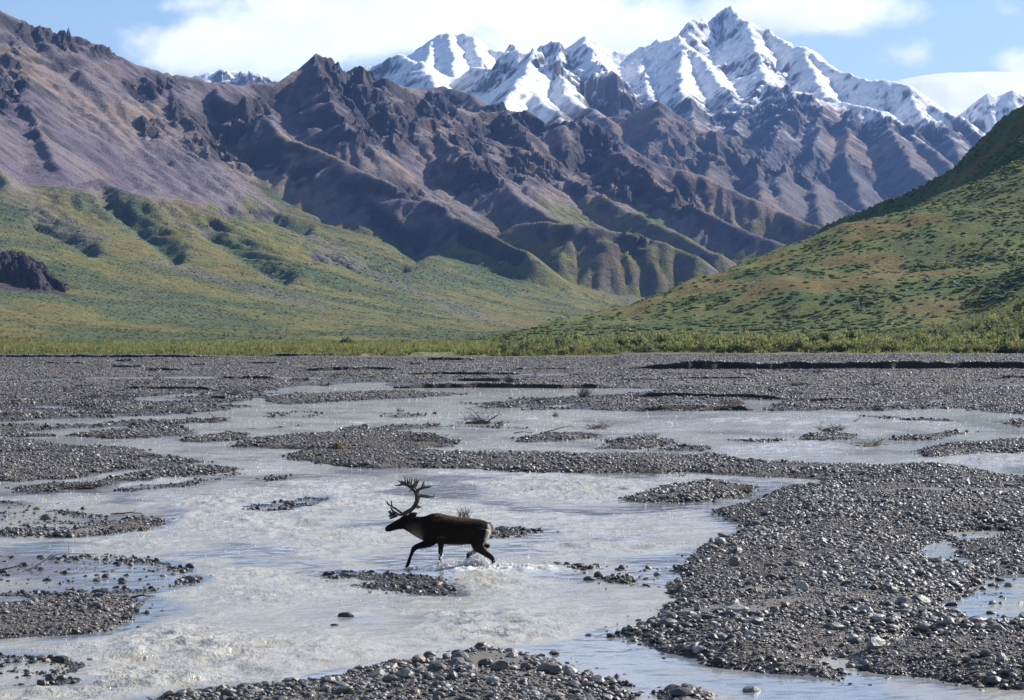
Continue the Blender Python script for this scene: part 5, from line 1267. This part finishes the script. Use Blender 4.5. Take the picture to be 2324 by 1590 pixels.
cc = mixc(cc, (.012, .010, .009), sstep(290, 262, zx))
me.name = 'body'; me.materials.clear()
m_fur, t, p, _ = mat('caribou_coat'); t.l.new(t.new('ShaderNodeVertexColor', layer_name='Col').outputs[0], p.inputs['Base Color']); p.inputs['Roughness'].default_value = .75; p.inputs['Specular IOR Level'].default_value = .06
p.inputs['Sheen Weight'].default_value = .02; p.inputs['Sheen Roughness'].default_value = .5
tcg = t.new('ShaderNodeTexCoord').outputs['Object']; b = t.new('ShaderNodeBump'); b.inputs['Distance'].default_value = .02; t.l.new(t.noise(t.mapping(tcg, (1, 1, 2.2)), 40., 3.), b.inputs['Height']); t.l.new(b.outputs[0], p.inputs['Normal'])
me.materials.append(m_fur)
a = me.color_attributes.new('Col', 'FLOAT_COLOR', 'POINT'); a.data.foreach_set('color', np.hstack([np.clip(cc, 0, 1), np.ones((n, 1))]).astype(np.float32).ravel())
me.polygons.foreach_set('use_smooth', [True]*len(me.polygons))
o = bpy.data.objects.new('body', me); C.objects.link(o); o.parent = car
m_horn, t, p, _ = mat('antler'); tcg = t.new('ShaderNodeTexCoord').outputs['Object']
t.l.new(t.mix(t.rng(t.noise(tcg, 9., 4.), .4, .7), c4(.02, .014, .011), c4(.075, .052, .038)), p.inputs['Base Color']); p.inputs['Roughness'].default_value = .6
def antler(side, tf, brow):
    """side: sign of y; tf maps the surveyed outline to this antler"""
    mb = MB()
    def T(pts, r0, r1, yo=0.):
        Q = []
        for i, q in enumerate(pts):
            zx, zy = tf(q[0], q[1]); h = (690-q[1])/500.
            out = .05+.30*math.sin(min(max(h, 0), 1)*2.2) + (q[2] if len(q) > 2 else 0)+yo
            Q.append(ZC(zx, zy, side*out))
        P = smooth_path(Q, len(Q)*4); mb.add(tube(P, np.linspace(r0, r1, len(P)), 8, np.linspace(r0*.75, r1*.75, len(P))))
    mb2 = [(495, 672), (540, 640), (600, 605), (650, 555), (682, 490), (690, 430), (682, 370), (655, 325), (612, 285), (560, 252), (500, 240)]
    T(mb2, .043, .030)
    T([(500, 240), (470, 252), (430, 262), (388, 254)], .028, .008)
    T([(560, 255), (500, 228), (455, 208), (430, 175)], .030, .006)
    T([(545, 245), (535, 200), (528, 165), (515, 128)], .024, .005); T([(530, 200), (545, 205), (555, 215)], .012, .006)
    T([(585, 268), (588, 225), (596, 185), (587, 145)], .025, .005)
    T([(630, 300), (650, 250), (662, 200), (671, 155)], .028, .005); T([(640, 300), (672, 245), (695, 205), (714, 175)], .024, .005, .05)
    T([(685, 345), (730, 310), (790, 293), (850, 288), (893, 268)], .030, .007); T([(765, 300), (772, 255), (776, 225), (782, 195)], .024, .005); T([(830, 290), (845, 275), (852, 258)], .014, .006)
    T([(695, 425), (730, 410), (790, 415), (860, 425), (910, 430), (936, 393)], .026, .007)
    T([(672, 535), (705, 572), (730, 563), (764, 574)], .024, .005)
    T([(625, 320), (590, 340), (580, 372)], .014, .005)
    if brow == 'shovel':
        T([(500, 680), (440, 680), (380, 672)], .024, .020, -.02)
        for q in ([(390, 672), (340, 640), (305, 600), (290, 572)], [(385, 675), (320, 665), (275, 650), (256, 630)], [(385, 680), (330, 690), (285, 695), (262, 690)], [(390, 685), (330, 712), (295, 730), (278, 738)], [(385, 676), (310, 690), (290, 715)], [(380, 668), (300, 655), (285, 620)], [(380, 672), (320, 680), (280, 672)], [(385, 684), (340, 700), (300, 705)]):
            T(q, .034, .012, -.02)
    else:
        T([(500, 665), (450, 620), (400, 585), (345, 545), (300, 520), (280, 500), (258, 470)], .030, .006)
        T([(355, 555), (345, 505), (338, 455)], .018, .005); T([(345, 545), (352, 500), (350, 468)], .012, .005); T([(305, 525), (292, 490), (290, 452)], .016, .005); T([(320, 530), (315, 515), (300, 505)], .012, .005); T([(470, 640), (420, 590), (390, 560)], .018, .008)
    o = mb.build('antler', m_horn); m2 = remeshed(o, .0065, 3, .4); m2.name = 'antler'; m2.materials.clear(); m2.materials.append(m_horn); m2.polygons.foreach_set('use_smooth', [True]*len(m2.polygons))
    o = bpy.data.objects.new('antler', m2); C.objects.link(o); o.parent = car; return o
a1 = antler(-1, lambda x, y: (x, y), 'tined'); a2 = antler(1, lambda x, y: (495+(x-495)*.93+14, 672+(y-672)*.94), 'shovel')
a1['label'] = 'near antler with a forked brow tine'; a2['label'] = 'far antler with a broad shovel over the face'
m_eye, t, p, _ = mat('eye'); p.inputs['Base Color'].default_value = c4(.01, .008, .006); p.inputs['Roughness'].default_value = .1
for y in (-1, 1):
    v_ = ICO2[0]*.016+np.array(ZC(478, 752, y*.080)); MB().add((v_, [tuple(f) for f in ICO2[1]])).build('eye', m_eye, car)

# spray thrown up by the hooves
m_spray, t, p, o_ = mat('spray'); p.inputs['Base Color'].default_value = c4(.86, .87, .87); p.inputs['Roughness'].default_value = .25
tr = t.new('ShaderNodeBsdfTranslucent'); tr.inputs[0].default_value = c4(.9, .9, .9); ms = t.new('ShaderNodeMixShader'); ms.inputs[0].default_value = .5
t.l.new(p.outputs[0], ms.inputs[1]); t.l.new(tr.outputs[0], ms.inputs[2]); t.l.new(ms.outputs[0], o_.inputs[0])
rs = np.random.RandomState(99); P = []; S = []
for (zx, zy, y, n_, wx_, wz_, lean) in [(1480, 1395, .08, 1300, 80, 80, .25), (1400, 1390, .13, 200, 40, 60, -.2), (1770, 1400, -.15, 1100, 65, 48, .8), (1690, 1400, -.14, 160, 26, 30, 0), (1090, 1400, .12, 800, 75, 42, .3), (990, 1390, .13, 110, 30, 34, 0), (585, 1408, -.14, 160, 40, 18, .5), (1850, 1405, -.1, 320, 90, 22, .6), (1250, 1408, 0, 260, 120, 15, .2), (1010, 1290, .1, 36, 18, 60, 0), (1440, 1200, .11, 30, 40, 22, 0)]:
    hgt = np.abs(rs.randn(n_))*wz_; x_ = zx+rs.randn(n_)*wx_*(.6+hgt/wz_*.3)+lean*hgt
    P.append(np.stack([(x_-1000)/722., y+rs.randn(n_)*.10, (1402-zy+hgt)/722.+(1400-1402)/722.], 1)); S.append(np.where(rs.rand(n_) < .1, rs.uniform(.018, .038, n_), rs.uniform(.004, .013, n_))*(1-.4*np.clip(hgt/wz_/2, 0, 1)))
P = np.concatenate(P); S = np.concatenate(S); m_ = len(P)
V, F, K = scatter([ICO1], P+np.array(CAR), np.stack([S*1.5, S, S*1.1], 1), rs.rand(m_)*6.28, rs.randn(m_)*.5, rs.randn(m_)*.5, np.ones((m_, 3)), rs)
o = link_mesh('splash', V, F, m_spray); prop(o, 'white spray and foam thrown up by the hooves of the caribou', 'splash', kind='stuff')

# ------------------------------------------------------------------ air
hx = bmesh.new(); bmesh.ops.create_cube(hx, size=1.0)
for q in hx.verts: q.co = (q.co.x*19000, q.co.y*14400+6700, 1380 if q.co.z > 0 else -7)
me = bpy.data.meshes.new('haze'); hx.to_mesh(me); hx.free()
m_hz = bpy.data.materials.new('haze'); m_hz.use_nodes = True; t = NT(m_hz.node_tree); t.n.clear()
pv = t.new('ShaderNodeVolumePrincipled'); pv.inputs['Color'].default_value = c4(.24, .45, 1.0); pv.inputs['Density'].default_value = HAZE_DENSITY; pv.inputs['Anisotropy'].default_value = .0
ho = t.new('ShaderNodeOutputMaterial'); t.l.new(pv.outputs[0], ho.inputs['Volume'])
me.materials.append(m_hz); o = bpy.data.objects.new('haze', me); C.objects.link(o); prop(o, kind='stuff')
o['label'] = 'thin blue haze filling the valley air'; o['category'] = 'haze'
